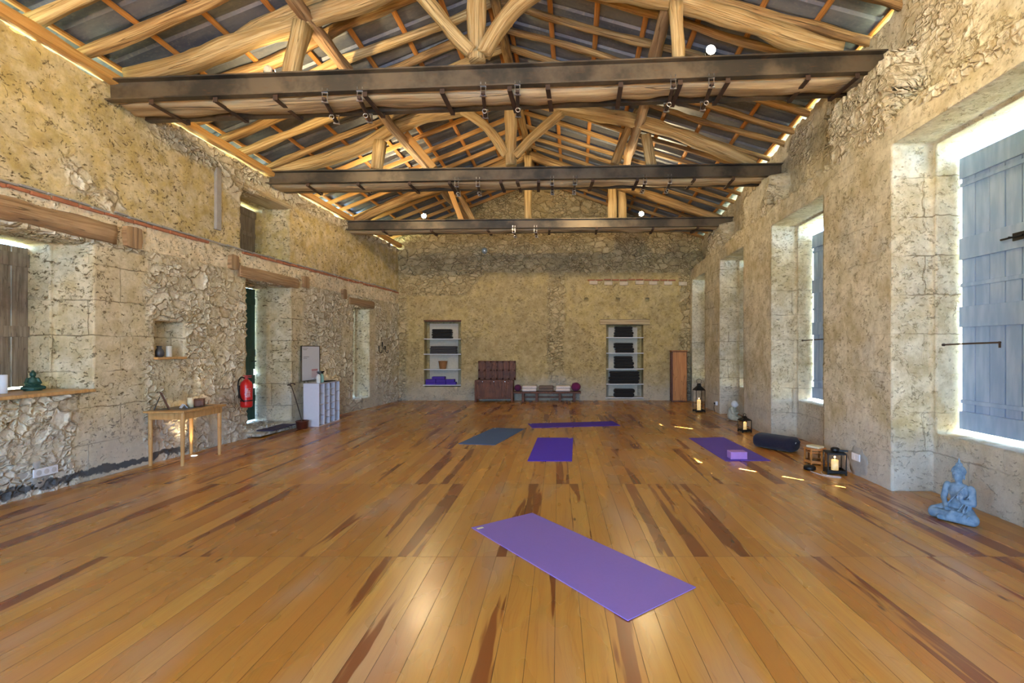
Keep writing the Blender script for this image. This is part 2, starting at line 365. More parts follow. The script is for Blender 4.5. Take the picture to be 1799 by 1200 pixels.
M_candle = plain('ivory_wax', (.80, .70, .48), .5, 0, .04, Subsurface_Weight=.2)
M_brick = plain('red_brick', (.40, .15, .075), .9, 0, .35, 9, .01)
M_cement = plain('grey_cement', (.36, .34, .31), .95, 0, .2, 12, .01)

# ------------------------------------------------------------------ room lines
FW, BW = 14.35, -4.0
def interp(t, tab):
    for (a, p), (b, q) in zip(tab, tab[1:]):
        if t <= b: return p+(q-p)*(t-a)/(b-a)
    return tab[-1][1]
XL = [(-5, -5.75), (0, -5.50), (4.8, -5.33), (6.4, -5.26), (7.7, -5.20), (9.4, -5.07), (11.4, -4.88), (13, -4.66), (14.6, -4.50)]
def xl(y): return interp(y, XL)
def xr(y): return 3.49+(y-5.27)*.030
def lerp(a, b, t): return a+(b-a)*t
def zl(y): return 4.72-(y-6)*.033
def zrg(y): return 6.50-(y-6)*.050
def ze(y): return 5.25-(y-5.5)*.082
def exl(y): return -5.3+.07*(y-6)
def rx(y): return -.95+.0414*(y-5.9)
EXR = 3.9
def rb(x, y):
    r = rx(y)
    if x < r: return lerp(zl(y), zrg(y), (x-exl(y))/(r-exl(y)))
    return lerp(ze(y), zrg(y), (EXR-x)/(EXR-r))
SHEET = .21

def arr(lo, hi, brk, step):
    b = sorted(set([lo, hi]+[round(v, 4) for v in brk if lo < v < hi])); out = []
    for p, q in zip(b, b[1:]):
        n = max(1, round((q-p)/step)); out += [p+(q-p)*k/n for k in range(n)]
    return out+[hi]
def masonry(name, mat, P, s_rng, t_rng, holes, step, top=None, kill=None):
    sb, tb = [], []
    for h in holes: sb += [h['s0'], h['s1'], h.get('a0', h['s0']), h.get('a1', h['s1'])]; tb += [h['t0'], h['t1'], h.get('b0', h['t0']), h.get('b1', h['t1'])]
    S, T = arr(*s_rng, sb, step), arr(*t_rng, tb, step)
    V, idx, Fc = [], {}, []
    def vid(s, t, d):
        k = (round(s, 4), round(t, 4), round(d, 4))
        if k not in idx:
            tt = min(t, top(s)) if top else t
            idx[k] = len(V); V.append(P(s, tt, d))
        return idx[k]
    e = 1e-6
    def quad(*a):
        q = [vid(*p) for p in a]
        if len(set(q)) == 4: Fc.append(q)
    for i in range(len(S)-1):
        sc = (S[i]+S[i+1])/2
        for j in range(len(T)-1):
            tc = (T[j]+T[j+1])/2
            if top and T[j] >= top(sc): continue
            d = 0
            for h in holes:
                if h['s0'] < sc < h['s1'] and h['t0'] < tc < h['t1']:
                    d = h['d1'] if not (h.get('a0', h['s0']) < sc < h.get('a1', h['s1']) and h.get('b0', h['t0']) < tc < h.get('b1', h['t1'])) else None
                    if d is None and h.get('back'): d = h['d1']
                    break
            if d is None: continue
            quad((S[i], T[j], d), (S[i+1], T[j], d), (S[i+1], T[j+1], d), (S[i], T[j+1], d))
    def tunnel(s0, s1, t0, t1, da, db):
        D = arr(da, db, [], step)
        for i in range(len(S)-1):
            if s0-e <= S[i] and S[i+1] <= s1+e:
                for t in (t0, t1):
                    if t <= 0.001: continue
                    for k in range(len(D)-1): quad((S[i], t, D[k]), (S[i+1], t, D[k]), (S[i+1], t, D[k+1]), (S[i], t, D[k+1]))
        for j in range(len(T)-1):
            if t0-e <= T[j] and T[j+1] <= t1+e:
                for s in (s0, s1):
                    for k in range(len(D)-1): quad((s, T[j], D[k]), (s, T[j+1], D[k]), (s, T[j+1], D[k+1]), (s, T[j], D[k+1]))
    for h in holes:
        tunnel(h['s0'], h['s1'], h['t0'], h['t1'], 0, h['d1'])
        if 'd2' in h: tunnel(h['a0'], h['a1'], h['b0'], h['b1'], h['d1'], h['d2'])
    me = bpy.data.meshes.new(name); me.from_pydata([tuple(v) for v in V], [], Fc); me.update()
    bm = B(); bm.from_mesh(me); bmesh.ops.recalc_face_normals(bm, faces=bm.faces); bm.to_mesh(me); bm.free()
    for p in me.polygons: p.use_smooth = True
    return struct(link(name, me, mat))

def rag(s, seed=0, a=.04): return a*noise.noise((s*3.1, seed, 0))+a*.6*noise.noise((s*9, seed, 3))
# left wall
def W(s0, s1, t0, t1, d1, r=None, d2=None, b0=None, b1=None, back=False):
    h = dict(s0=s0, s1=s1, t0=t0, t1=t1, d1=d1)
    if r is not None: h.update(a0=s0+r, a1=s1-r, b0=t0 if b0 is None else b0, b1=t1-.04 if b1 is None else b1, d2=d2)
    if back: h['back'] = True
    return h
LH = [W(-2.9, -.5, 0, 2.9, .75),
      W(4.25, 5.74, 1.0, 2.70, .43, .06, .72), W(8.33, 9.55, .13, 2.64, .42, .05, .70),
      W(11.85, 12.62, .27, 2.48, .34, .03, .62), W(8.20, 9.50, 3.12, 4.12, .46, .05, .72),
      W(6.58, 7.05, 1.37, 1.85, .24, back=True)]
masonry('wall_left', M_L, lambda s, t, d: (xl(s)-d, s, t), (BW, FW+.15), (-.05, 4.7), LH, .036, top=lambda s: zl(s)-.13+rag(s, 1))
# right wall: stepped back above a rough ledge, piers carry the beams
WR = [(-2.8, -1.05), (.36, 2.10), (3.53, 5.27), (6.73, 8.47), (9.87, 11.45), (12.75, 14.12)]
WTOP = [3.65, 3.65, 3.62, 3.54, 3.48, 3.40]
RH = [W(a, b, 0, t, .42, .06, .78, b0=.62, b1=t-.02) for (a, b), t in zip(WR, WTOP)]
PIERS = [(5.32, 6.55), (8.55, 9.86), (11.5, 12.6)]
def sstep(x, a, b): x = max(0, min(1, (x-a)/(b-a))); return x*x*(3-2*x)
def right_x(s, t):
    led = 3.96-.02*(s-5)+rag(s, 4, .10)
    pil = max(sstep(s+rag(t, 7, .12), a-.06, a+.06)*(1-sstep(s+rag(t, 8, .12), b-.06, b+.06)) for a, b in PIERS)
    led2 = 4.62-.05*(s-6)+rag(s, 9, .05)
    L = lerp(led, max(led, led2), pil)
    return xr(s)+.33*sstep(t, L-.03, L+.05)+.02*noise.noise((s*1.3, t*1.3, 2))
masonry('wall_right', M_R, lambda s, t, d: ((right_x(s, t) if t > 3.7 else xr(s))+d, s, t), (BW, FW+.15), (-.05, 5.9), RH, .036, top=lambda s: ze(s)+.10+rag(s, 2, .07))
NL, NR = (-3.80, -2.77, .40, 2.26), (1.39, 2.43, .06, 2.15)
FH = [W(NL[0], NL[1], NL[2], NL[3], .34, back=True), W(NR[0], NR[1], NR[2], NR[3], .36, back=True)]+[W(a, a+.10, 2.83, 2.92, .14, back=True) for a in (.76, 1.66, 2.50)]
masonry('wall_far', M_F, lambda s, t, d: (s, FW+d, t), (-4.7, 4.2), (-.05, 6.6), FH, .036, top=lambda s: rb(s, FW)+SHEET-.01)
masonry('wall_back', M_F, lambda s, t, d: (s, BW-d, t), (-5.9, 4.3), (-.05, 7.2), [W(-3.4, 1.6, 0, 3.3, .6)], .12, top=lambda s: rb(s, BW)+SHEET)  # unseen opening, widened to add daylight from behind the camera

bm = B(); bmesh.ops.create_grid(bm, x_segments=1, y_segments=1, size=1, matrix=Matrix.Translation((-.75, 5.3, 0)) @ Matrix.Diagonal((5.35, 9.5, 1, 1)))
struct(obj('floor', bm, M_floor))
g = G('lawn'); gm = g.fin(g.mix(g.noise(g.P(), 8, 5), (.10, .13, .06), (.22, .22, .14)), .9)
for nm, a, b in (('ground_left', -60, -6.2), ('ground_right', 4.75, 60)):
    bm = B(); bx2(bm, (a, -40, -.5), (b, 60, -.2)); struct(obj(nm, bm, gm))

# roof sheets: trapezoid corrugation running up the slope
def roof(name, x_of, nx):
    bm = B(); per = .30; Y = []; y = BW-.3
    while y < FW+.4:
        Y += [(y, 0), (y+.06, .0), (y+.085, .032), (y+.135, .032), (y+.16, 0)]; y += per
    rows = []
    for yy, hh in Y:
        rows.append([bm.verts.new((x_of(yy, k/nx), yy, rb(x_of(yy, k/nx), yy)+SHEET+hh)) for k in range(nx+1)])
    for a, b in zip(rows, rows[1:]):
        for k in range(nx): bm.faces.new((a[k], a[k+1], b[k+1], b[k]))
    o = obj(name, bm, M_sheet); s = o.modifiers.new('thick', 'SOLIDIFY'); s.thickness = .004
    return struct(o)
roof('ceiling_left', lambda y, t: lerp(exl(y)-.75, rx(y), t), 4)
roof('ceiling_right', lambda y, t: lerp(EXR+1.05, rx(y), t), 4)  # overhang out of view, lengthened to block sun at the window tops

# ------------------------------------------------------------------ rafters, battens, purlins
def side_x(side, y, t): return lerp(xl(y)-.30, rx(y)-.02, t) if side == 'L' else lerp(xr(y)+.42, rx(y)+.02, t)
LABR = {('L', 0): ('wavy round pole rafter on the left roof slope, before the second beam', 'round pole rafters, left slope'),
        ('L', 1): ('straight sawn pine rafter on the left roof slope, behind the second beam', 'sawn rafters, left slope'),
        ('R', 0): ('wavy hewn pole rafter on the right roof slope, before the second beam', 'round pole rafters, right slope'),
        ('R', 1): ('thin old rafter on the right roof slope, behind the second beam', 'thin rafters, right slope')}
y = 3.05; i = 0
ORD = ['first', 'second', 'third', 'fourth', 'fifth', 'sixth', 'seventh', 'eighth', 'ninth']
ys_all = [3.05+.53*k for k in range(22)]
def bay(y):
    for k, (a, b, nm) in enumerate(((0, 6.15, 'in front of the nearest truss'), (6.15, 9.1, 'behind the nearest truss'), (9.1, 11.8, 'behind the middle truss'), (11.8, 99, 'behind the farthest truss'))):
        if a <= y < b:
            L = [q for q in ys_all if a <= q < b]; n = min(range(len(L)), key=lambda j: abs(L[j]-y)); n = len(L)-1-n if k == 0 else n
            return ORD[n]+' one '+nm
while y < 14.2:
    for side in 'LR':
        far = y > 9.3; s = 100+i; i += 1
        yy = y+R.uniform(-.05, .05); n = 6; pts = []
        r = R.uniform(.105, .15) if not far else .08
        if side == 'R' and not far: r = R.uniform(.095, .13)
        bend = .09 if not far else (.012 if side == 'L' else .035)
        y2 = yy+R.uniform(-.12, .12)*(0 if far else 1)
        for k in range(n+1):
            t = k/n; yk = lerp(yy, y2, t); x = side_x(side, yk, t); pts.append((x, yk, rb(x, yk)+.155-r/2))
        bm = B(); timber(bm, pts, r*(1 if not far else .8), r, 2.6 if not far else 7, .022 if not far else .003, .14, s, bend=bend, taper=.15 if not far else 0)
        o = obj('rafter', bm, (M_hewn if (i % 4 < 2 and side == 'L') else M_pole) if not far else (M_new if side == 'L' else M_pole), smooth=not far)
        tag(o, {('L', 0): 'wavy round pole rafter', ('R', 0): 'wavy hewn pole rafter', ('L', 1): 'straight sawn pine rafter', ('R', 1): 'thin old rafter'}[(side, int(far))]+(', left' if side == 'L' else ', right')+' slope, '+bay(y), 'rafter', LABR[(side, int(far))][1])
    y += .53
for side, N in (('L', 8), ('R', 8)):
    for k in range(N):
        pts = []
        for yy in (2.6, 5.5, 8.5, 11.5, 14.3):
            x = lerp(exl(yy)-.02, rx(yy)-.12, k/(N-1)) if side == 'L' else lerp(EXR-.02, rx(yy)+.12, k/(N-1)); pts.append((x, yy, rb(x, yy)+.175))
        bm = B(); timber(bm, pts, .075, .05, 9, .001, .6, k, seg=8)
        tag(obj('roof_batten', bm, M_batten), 'long orange pine roof batten, '+ORD[k]+' one up from the '+('left' if side == 'L' else 'right')+' wall', 'batten', 'roof battens, '+('left' if side == 'L' else 'right')+' slope')
bm = B(); pts = [(xl(yy)+.03, yy, zl(yy)-.055) for yy in (2.6, 4.8, 7, 9, 11, 12.7, 14.3)]
timber(bm, pts, .15, .12, 5, .01, .2, 3); tag(obj('wall_plate', bm, M_new, smooth=False), 'long timber plate along the top of the left wall', 'roof timber')
bm = B(); timber(bm, [(rx(yy), yy, zrg(yy)+.03) for yy in (2.6, 6, 9, 12, 14.4)], .13, .20, 5, .01, .2, 5); tag(obj('ridge_beam', bm, M_pole, smooth=True), 'dark ridge beam at the top of the roof', 'roof timber')
for nm, fx, lab, sd_ in (('purlin', lambda yy: lerp(exl(yy), rx(yy), .52), 'round dark purlin halfway up the left roof slope', 11), ('purlin', lambda yy: lerp(EXR, rx(yy), .52), 'round dark purlin halfway up the right roof slope', 12)):
    bm = B(); timber(bm, [(fx(yy), yy, rb(fx(yy), yy)-.15) for yy in (2.6, 5, 7.5, 10, 12, 14.4)],   .16, .16, 2.4, .03, .15, sd_, bend=.05)
    tag(obj(nm, bm, M_lintel, smooth=True), lab, 'roof timber')

# ------------------------------------------------------------------ trusses
def channel(bm, y, xa, za, xb, zb, h, face):       # C section, web towards -face
    for dy, dz, sy, sz in ((0, 0, .012, h), (face*.04, h/2-.008, .09, .016), (face*.04, -h/2+.008, .09, .016)):
        a = Vector((xa, y+dy, za-h/2+dz)); b = Vector((xb, y+dy, zb-h/2+dz)); d = b-a
        m = Matrix.Translation((a+b)/2) @ Matrix.Rotation(-math.atan2(d.z, d.x), 4, 'Y')
        bmesh.ops.create_cube(bm, size=1, matrix=m @ Matrix.Diagonal((d.length, sy, sz, 1)))
    return bm
def truss(label, Y, xa, za, xb, zb, h, d, timbers, straps, seed, lower=.0):
    t = thing('roof_truss', label, 'roof truss', ((xa+xb)/2, Y, 0))
    zc = lambda x: lerp(za, zb, (x-xa)/(xb-xa))
    obj('steel_channel', channel(B(), Y, xa, za, xb, zb, h, -1), M_steel, t, world=True)
    obj('steel_channel', channel(B(), Y+d, xa+.03, za, xb, zb, h, 1), M_steel, t, world=True)
    bm = B(); n = 9
    pts = [(lerp(xa+.05, xb-.05, k/n), Y+d/2, zc(lerp(xa, xb, k/n))-h*.64+.015*math.sin(k*2.1+seed)) for k in range(n+1)]
    timber(bm, pts, d-.14, h*.98, 5, .035, .12, seed, bend=.012, seg=16); obj('tie_beam', bm, M_old, t, smooth=True, world=True)
    for x in straps:
        bm = B(); sk = R.uniform(-.06, .06)
        zs = zc(x)-h*1.16-.008; bx(bm, (x, Y+d/2, zs), (.055, d+.1, .012), sk); [bx(bm, (x-math.sin(sk)*q*(d/2+.045), Y+d/2+q*(d/2+.045), (zs+zc(x)-h)/2+.01), (.055, .010, h*.16+.05), sk) for q in (-1, 1)]; obj('strap', bm, M_rust, t, world=True)
    for nm, pts, w_, h_, sq, mat, sd_ in timbers:
        bm = B(); timber(bm, pts, w_, h_, sq, .028 if mat is not M_new else .002, .12, sd_, upv=(0, 1, 0) if nm in ('king_post', 'strut', 'brace') else (0, 0, 1))
        obj(nm, bm, mat, t, smooth=mat is not M_new, world=True)
    return t
def px(Y, *uv): return [pw(u, v, Y) for u, v in uv]
def kp(Y, z0, z1): return [(rx(Y), Y, z0), (rx(Y)+.01, Y, z1)]
Y1, Y2, Y3 = 5.95, 8.90, 11.60
T1 = px(6.2, (838, 108), (838, 0), (838, -85))
tr1 = truss('nearest roof truss, steel channels around an old beam with curved oak rafters', Y1, -5.28, 4.64, 3.98, 4.985, .25, .46,
  [('principal_rafter', px(6.15, (228, 138), (330, 112), (430, 72), (530, 38), (620, 8), (740, -40), (830, -80)), .20, .20, 4, M_hewn, 21),
   ('principal_rafter', px(6.15, (1475, 92), (1390, 66), (1333, 46), (1210, 8), (1120, -10), (980, -42), (846, -82)), .20, .20, 4, M_hewn, 22),
   ('king_post', T1, .20, .17, 5, M_hewn, 23),
   ('brace', px(6.12, (829, 92), (780, 40), (740, -8), (700, -50)), .15, .14, 5, M_hewn, 24),
   ('brace', px(6.12, (850, 95), (872, 55), (905, 15), (960, -28)), .16, .20, 4, M_hewn, 25),
   ('strut', px(6.1, (512, 134), (532, 42)), .16, .19, 6, M_hewn, 26),
   ('strut', px(6.1, (1192, 104), (1190, 60), (1186, 6)), .14, .15, 6, M_hewn, 27)],
  [-4.75, -4.0, -3.3, -2.25, -1.35, -.55, -.1, .75, 1.45, 2.0, 2.95, 3.5], 1)
tr2 = truss('middle roof truss with V braces on its post and dark steel channels', Y2, -5.18, 4.60, 4.02, 4.74, .22, .44,
  [('principal_rafter', px(9.1, (478, 300), (560, 284), (640, 256), (700, 222), (770, 200), (835, 186), (893, 160)), .22, .20, 4, M_hewn, 31),
   ('principal_rafter', px(9.1, (905, 165), (980, 188), (1070, 204), (1150, 222), (1230, 250), (1325, 290)), .22, .20, 4, M_hewn, 32),
   ('king_post', px(9.12, (898, 290), (898, 220), (898, 150)), .20, .18, 5, M_hewn, 33),
   ('brace', px(9.08, (890, 272), (860, 228), (812, 194)), .14, .13, 5, M_hewn, 34),
   ('brace', px(9.08, (905, 275), (940, 238), (988, 198)), .14, .12, 5, M_hewn, 35),
   ('strut', px(9.05, (662, 297), (668, 248)), .19, .16, 6, M_hewn, 36),
   ('strut', px(9.05, (1143, 292), (1135, 238)), .17, .15, 6, M_hewn, 37),
   ('brace', px(9.3, (1080, 290), (1100, 235), (1130, 178)), .15, .17, 4, M_pole, 38),
   ('brace', px(9.4, (763, 296), (713, 236)), .13, .10, 8, M_new, 39)],
  [-4.4, -3.5, -2.6, -1.9, -1.0, -.7, -.35, .6, 1.4, 2.4, 3.1], 2)
tr3 = truss('farthest roof truss with upright posts in front of the gable wall', Y3, -4.95, 4.41, 4.05, 4.50, .21, .40,
  [('principal_rafter', [(-4.8, 11.8, 4.42), (-3.6, 11.8, 4.98), (-2.2, 11.8, 5.42), (-.75, 11.8, 6.0)], .20, .19, 4, M_pole, 41),
   ('principal_rafter', [(3.8, 11.8, 4.5), (2.4, 11.8, 4.98), (.8, 11.8, 5.5), (-.65, 11.8, 6.0)], .20, .19, 4, M_pole, 42),
   ('king_post', px(11.75, (927, 390), (927, 330), (927, 275)), .17, .16, 5, M_hewn, 43),
   ('strut', px(11.7, (1076, 388), (1076, 322)), .20, .14, 8, M_hewn, 44),
   ('strut', px(11.9, (1094, 388), (1093, 325)), .19, .14, 8, M_hewn, 45),
   ('brace', px(11.8, (812, 390), (790, 332)), .12, .10, 8, M_new, 46),
   ('brace', px(12.0, (832, 388), (802, 335)), .12, .12, 5, M_pole, 47)],
  [-4.0, -2.9, -1.6, -.2, .9, 2.2, 3.2], 3)

# chrome clamps with rails under the beams
def clamp(Y, x, zb, d, ang, label, group, rail=True, spring=False):
    t = thing('beam_clamp', label, 'clamp', (x, Y+d/2, zb), ang, group)
    bm = B(); bx(bm, (0, 0, -.030), (.042, d+.22, .028)); bx(bm, (0, 0, -.047), (.022, d+.2, .008)); obj('rail', bm, M_rust if not spring else M_steel, t, bevel=.003)
    for s in (-1, 1):
        bm = B(); yy = s*(d/2+.055)
        for xx in (-.028, .028): cyl(bm, (xx, yy, -.05), (xx, yy, .115), .005, seg=8)
        bx(bm, (0, yy, -.05), (.075, .028, .010)); bx(bm, (0, yy, .06), (.072, .03, .010)); obj('u_bolt', bm, M_chrome, t)
    bm = B(); tube(bm, [(.026*math.cos(a), -.02+d*.12, -.075+.026*math.sin(a)) for a in [k*PI/5 for k in range(11)]], .005, 6, 2); cyl(bm, (0, -.02+d*.12, -.06), (0, -.02+d*.12, -.035), .010, seg=10)
    obj('ring', bm, M_chrome, t)
    return t
for (Y, d, xa, za, xb, zb, h, us, vmid, which) in ((Y1, .46, -5.28, 4.64, 3.98, 4.985, .25, [(566, .32), (628, .28), (846, .16), (907, .1), (1184, -.12), (1252, -.18)], 0, 'nearest'),
      (Y2, .44, -5.18, 4.60, 4.02, 4.74, .22, [(800, .2), (838, .15), (970, 0), (1010, 0), (1134, -.1), (1178, -.15)], 0, 'middle'),
      (Y3, .40, -4.95, 4.41, 4.05, 4.50, .21, [(903, .0), (941, 0)], 0, 'farthest')):
    names = ['leftmost', 'second from left', 'third from left', 'fourth from left', 'fifth from left', 'rightmost'] if len(us) == 6 else ['left', 'right']
    for (u, a), nm in zip(us, names):
        x = (u-U0)/F*Y; z = lerp(za, zb, (x-xa)/(xb-xa))-h*1.16-.018
        clamp(Y, x, z, d, a*.6, '%s chrome clamp and rail under the %s steel beam' % (nm, which), 'clamps under the %s beam' % which)

# spotlights on the beams, then added fill spots out of view
M_glow = emit('lamp_lens', (1, .85, .55), 60)
def spot_lamp(loc, dirv, label, power, lit=True, up=0):
    t = thing('spotlight', label, 'spotlight', loc, math.atan2(dirv[0], -dirv[1]) if True else 0)
    bm = B(); bx(bm, (0, 0, -.075), (.05, .05, .012)); bx(bm, (.058, 0, -.035), (.008, .03, .08)); bx(bm, (-.058, 0, -.035), (.008, .03, .08)); bx(bm, (0, 0, -.07), (.12, .03, .008)); obj('bracket', bm, M_black, t)
    tilt = Matrix.Translation((0, 0, .0)) @ Matrix.Rotation(up, 4, 'X')
    bm = B(); lathe(bm, [(.03, .05), (.05, .03), (.058, -.03), (.055, -.035)]); bmesh.ops.transform(bm, matrix=tilt @ Matrix.Rotation(-PI/2, 4, 'X'), verts=bm.verts)
    obj('lamp_head', bm, M_candle if not lit else M_black, t, smooth=False)
    bm = B(); cyl(bm, (0, -.037, 0), (0, -.043, 0), .054); bmesh.ops.transform(bm, matrix=tilt, verts=bm.verts); obj('lens', bm, M_glow, t)
    dv = Vector(dirv).normalized(); lamp_light('spot_or_fill_beam', 'SPOT', Vector(loc)+dv*.08, Vector(loc)+dv*3, power, ang=165, blend=.9, size=.04)
    return t
PWR = 135
spot_lamp((1.79, 5.93, 4.985), (0, -1, .08), 'glowing spotlight on top of the nearest beam, right side', PWR)
spot_lamp((-3.44, 6.0, 4.80), (.1, 1, .08), 'spotlight seen from behind on the nearest beam, left side', PWR, False)
spot_lamp((-3.08, 11.62, 4.53), (0, -1, .08), 'glowing spotlight on the farthest beam, left side', PWR*.8)
spot_lamp((1.92, 11.62, 4.58), (0, -1, .08), 'glowing spotlight on the farthest beam, right side', PWR*.8)
spot_lamp((-3.38, 9.2, 4.72), (.1, 1, .25), 'small spotlight on the middle beam beside the left strut', PWR*.5)
lamp_light('spot_or_fill_beam', 'SPOT', (.75, 9.45, 4.78), (.3, 14, 4.3), PWR*.8, ang=165, blend=.8, size=.04)
for x in (-3.6, 1.9): lamp_light('spot_or_fill_beam', 'SPOT', (x, 2.8, 4.85), (x, 6, 4.9), PWR, ang=165, blend=.9, size=.04)  # added fill spots above the frame, no lamp body there
for x in (-3.6, 1.9): lamp_light('spot_or_fill_beam', 'SPOT', (x, 2.7, 4.8), (x, 1, 4.0), PWR*.6, ang=165, blend=.9, size=.04)  # more added fill spots out of view, aimed towards the camera end
# sky portals at the openings
def portal(loc, to, sx, sy):
    o = lamp_light('portal', 'AREA', loc, to, 1, (1, 1, 1), (sx, sy)); o.data.cycles.is_portal = True
portal((-6.3, -1.7, 1.45), (0, -1.7, 1.45), 2.4, 2.9)
portal((-.9, BW-.5, 1.65), (-.9, 0, 1.65), 5.0, 3.3)

# ------------------------------------------------------------------ left wall fittings
def slab_hex(bm, y0, y1, z0, z1, x0, x1): return bx2(bm, (x0, y0, z0), (x1, y1, z1))
bm = B(); timber(bm, [(xl(3.6)-.10, 3.6, 2.86), (xl(4.8)-.10, 4.8, 2.85), (xl(6.0)-.10, 6.0, 2.84)], .30, .26, 4, .03, .1, 51); tag(obj('lintel', bm, M_lintel, smooth=True), 'old brown timber lintel over the near left window', 'lintel')
bm = B(); timber(bm, [(xl(8.15)-.13, 8.15, 2.75), (xl(9.75)-.13, 9.75, 2.74)], .36, .21, 5, .02, .1, 52); tag(obj('lintel', bm, M_lintel, smooth=True), 'timber lintel over the green door', 'lintel')
bm = B(); timber(bm, [(xl(11.65)-.12, 11.65, 2.60), (xl(12.8)-.12, 12.8, 2.58)], .34, .20, 4, .03, .1, 53); tag(obj('lintel', bm, M_lintel, smooth=True), 'rough brown lintel over the narrow far left window', 'lintel')
bm = B(); timber(bm, [(xl(8.1)-.22, 8.1, 4.17), (xl(9.6)-.22, 9.6, 4.17)], .46, .12, 6, .015, .1, 54); tag(obj('lintel', bm, M_old, smooth=True), 'grey timber lintel over the high shutter', 'lintel')
for (yy, zz, lab) in ((6.22, 2.86, 'large cut beam end beside the near window lintel'), (8.02, 2.86, 'cut beam end just left of the green door lintel'), (9.98, 2.80, 'cut beam end just right of the green door lintel'), (11.45, 2.72, 'cut beam end beside the far window lintel')):
    bm = B(); s = .24 if yy < 7 else .20; timber(bm, [(xl(yy)-.3, yy, zz), (xl(yy)+.045, yy, zz)], s, s*1.15, 6, .012, .06, yy); tag(obj('beam_end', bm, M_lintel), lab, 'beam end')
# brick string course in irregular lengths
def course(name, mat, z0, z1, out, seed, lab):
    bm = B(); yy = 3.0
    while yy < 14.2:
        l = R.uniform(.16, .30)
        if noise.noise((yy*.7, seed, 0)) > -.28:
            zz = rag(yy, seed, .02)
            bx(bm, (xl(yy+l/2)-.02, yy+l/2, (z0+z1)/2+zz), (.07+out*2*R.uniform(.7, 1.1), l*.97, (z1-z0)*R.uniform(.8, 1.1)), -math.atan(.04)*0)
        yy += l
    o = obj(name, bm, mat, bevel=.008); o['kind'] = 'structure'; return o
course('trim_1', M_brick, 3.045, 3.085, .006, 3, '')
course('trim_2', M_cement, 3.09, 3.115, .012, 5, '')
bm = B(); bx2(bm, (xl(7.6)-.02, 7.64, 3.3), (xl(7.6)+.03, 7.76, 4.25)); struct(obj('trim_3', bm, M_cement, bevel=.012))
# near window: sill, mullion frame and plank shutters
bm = B(); prism(bm, [(xl(4.3)+.05, 3.9), (xl(5.74)+.05, 5.72), (-5.98, 5.72), (-5.98, 3.9)], 1.0, 1.035); tag(obj('window_sill', bm, M_table, bevel=.006), 'varnished wooden sill board of the near left window', 'sill')
def plank_shutter(label, x, y0, y1, z0, z1, mat, n, rails, side, split=None, bolt=None, gap=.004, group=None, seed=1):
    t = thing('shutter', label, 'shutter', (x, (y0+y1)/2, z0), 0, group)
    rr = random.Random(seed); bm = B(); wd = (y1-y0)/n
    for k in range(n):
        a = y0+k*wd; segs = [(z0, z1)]
        for (sy, sa, sb) in (split or []):
            if a <= sy < a+wd:
                segs = [(z0, sa), (sb, z1)]
        ofs = rr.uniform(-.003, .003)
        for za_, zb_ in segs: bx2(bm, (x-.014+ofs, a+gap/2, za_+rr.uniform(0, .01)), (x+.014+ofs, a+wd-gap/2, zb_))
    if mat is M_blue: bx2(bm, (x+.0165, y0, z0), (x+.0205, y1, z1))  # thin backing added to keep daylight out of the board gaps
    obj('boards', bm, mat, t, world=True, bevel=.002)
    for (za_, zb_, th) in rails:
        bm = B(); bx2(bm, (x+side*.012, y0+.004, za_), (x+side*(.012+th), y1-.004, zb_)); obj('rail', bm, mat, t, world=True, bevel=.004)
    return t
plank_shutter('left leaf of weathered plank shutter in the near left window', -6.0, 4.28, 4.93, 1.06, 2.60, M_greyw, 4, [(2.45, 2.58, .025), (1.65, 1.78, .025)], 1)
plank_shutter('right leaf of weathered plank shutter with light at its edge', -6.0, 4.985, 5.695, 1.06, 2.62, M_greyw, 4, [(2.40, 2.55, .025), (1.62, 1.74, .025)], 1, gap=.009)
bm = B(); timber(bm, [(-5.86, 4.955, 1.03), (-5.86, 4.955, 2.66)], .06, .07, 7, .004, .1, 61, upv=(0, 1, 0)); bx2(bm, (-5.89, 4.3, 1.02), (-5.83, 5.68, 1.05)); tag(obj('window_post', bm, M_lintel), 'dark upright post in the middle of the near left window', 'post')
# green door
t = thing('door', 'dark green plank door in the left wall', 'door', (-5.70, 8.9, .16)); t['kind'] = 'structure'; t.name = 'door_1'
bm = B(); k = 8.40
while k < 9.46: [bx2(bm, (-5.74, k, za), (-5.70, k+.133-(.0 if k < 9.3 else q), zb)) for za, zb, q in ((.16, .74, 0), (.74, .83, .05), (.83, .99, 0), (.99, 1.10, .045), (1.10, 2.595, 0))]; k += .136
obj('boards', bm, M_green, t, world=True, bevel=.003)
for zz in (.5, 1.35, 2.3): bm = B(); bx2(bm, (-5.70, 8.40, zz), (-5.67, 9.45, zz+.12)); obj('rail', bm, M_green, t, world=True, bevel=.003)
bm = B(); cyl(bm, (-5.67, 9.38, 1.25), (-5.62, 9.38, 1.25), .012); cyl(bm, (-5.625, 9.38, 1.25), (-5.625, 9.27, 1.25), .009); obj('handle', bm, M_black, t, world=True)
bm = B(); bx2(bm, (-5.52, 8.33, 0), (-4.90, 9.6, .075)); tag(obj('door_step', bm, M_L, bevel=.02), 'low rough stone step under the green door', 'step')
bm = B(); rbox(bm, (-5.02, 8.95, .088), (.36, .74, .016), .007, 0, 2); tag(obj('doormat', bm, plain('mat_purple', (.05, .04, .09), .9)), 'dark purple doormat on the stone step', 'mat')
plank_shutter('grey boarded shutter high above the green door', -5.70, 8.27, 9.46, 3.16, 4.05, M_greyw, 6, [(3.55, 3.62, .02), (3.90, 4.02, .03), (3.16, 3.22, .02)], 1, gap=.002)
plank_shutter('dark shutter of the narrow far left window', -5.42, 11.92, 12.52, .34, 2.38, M_greyw, 4, [(.9, 1.0, .02), (1.5, 1.6, .02), (2.2, 2.3, .02)], 1, gap=.004)
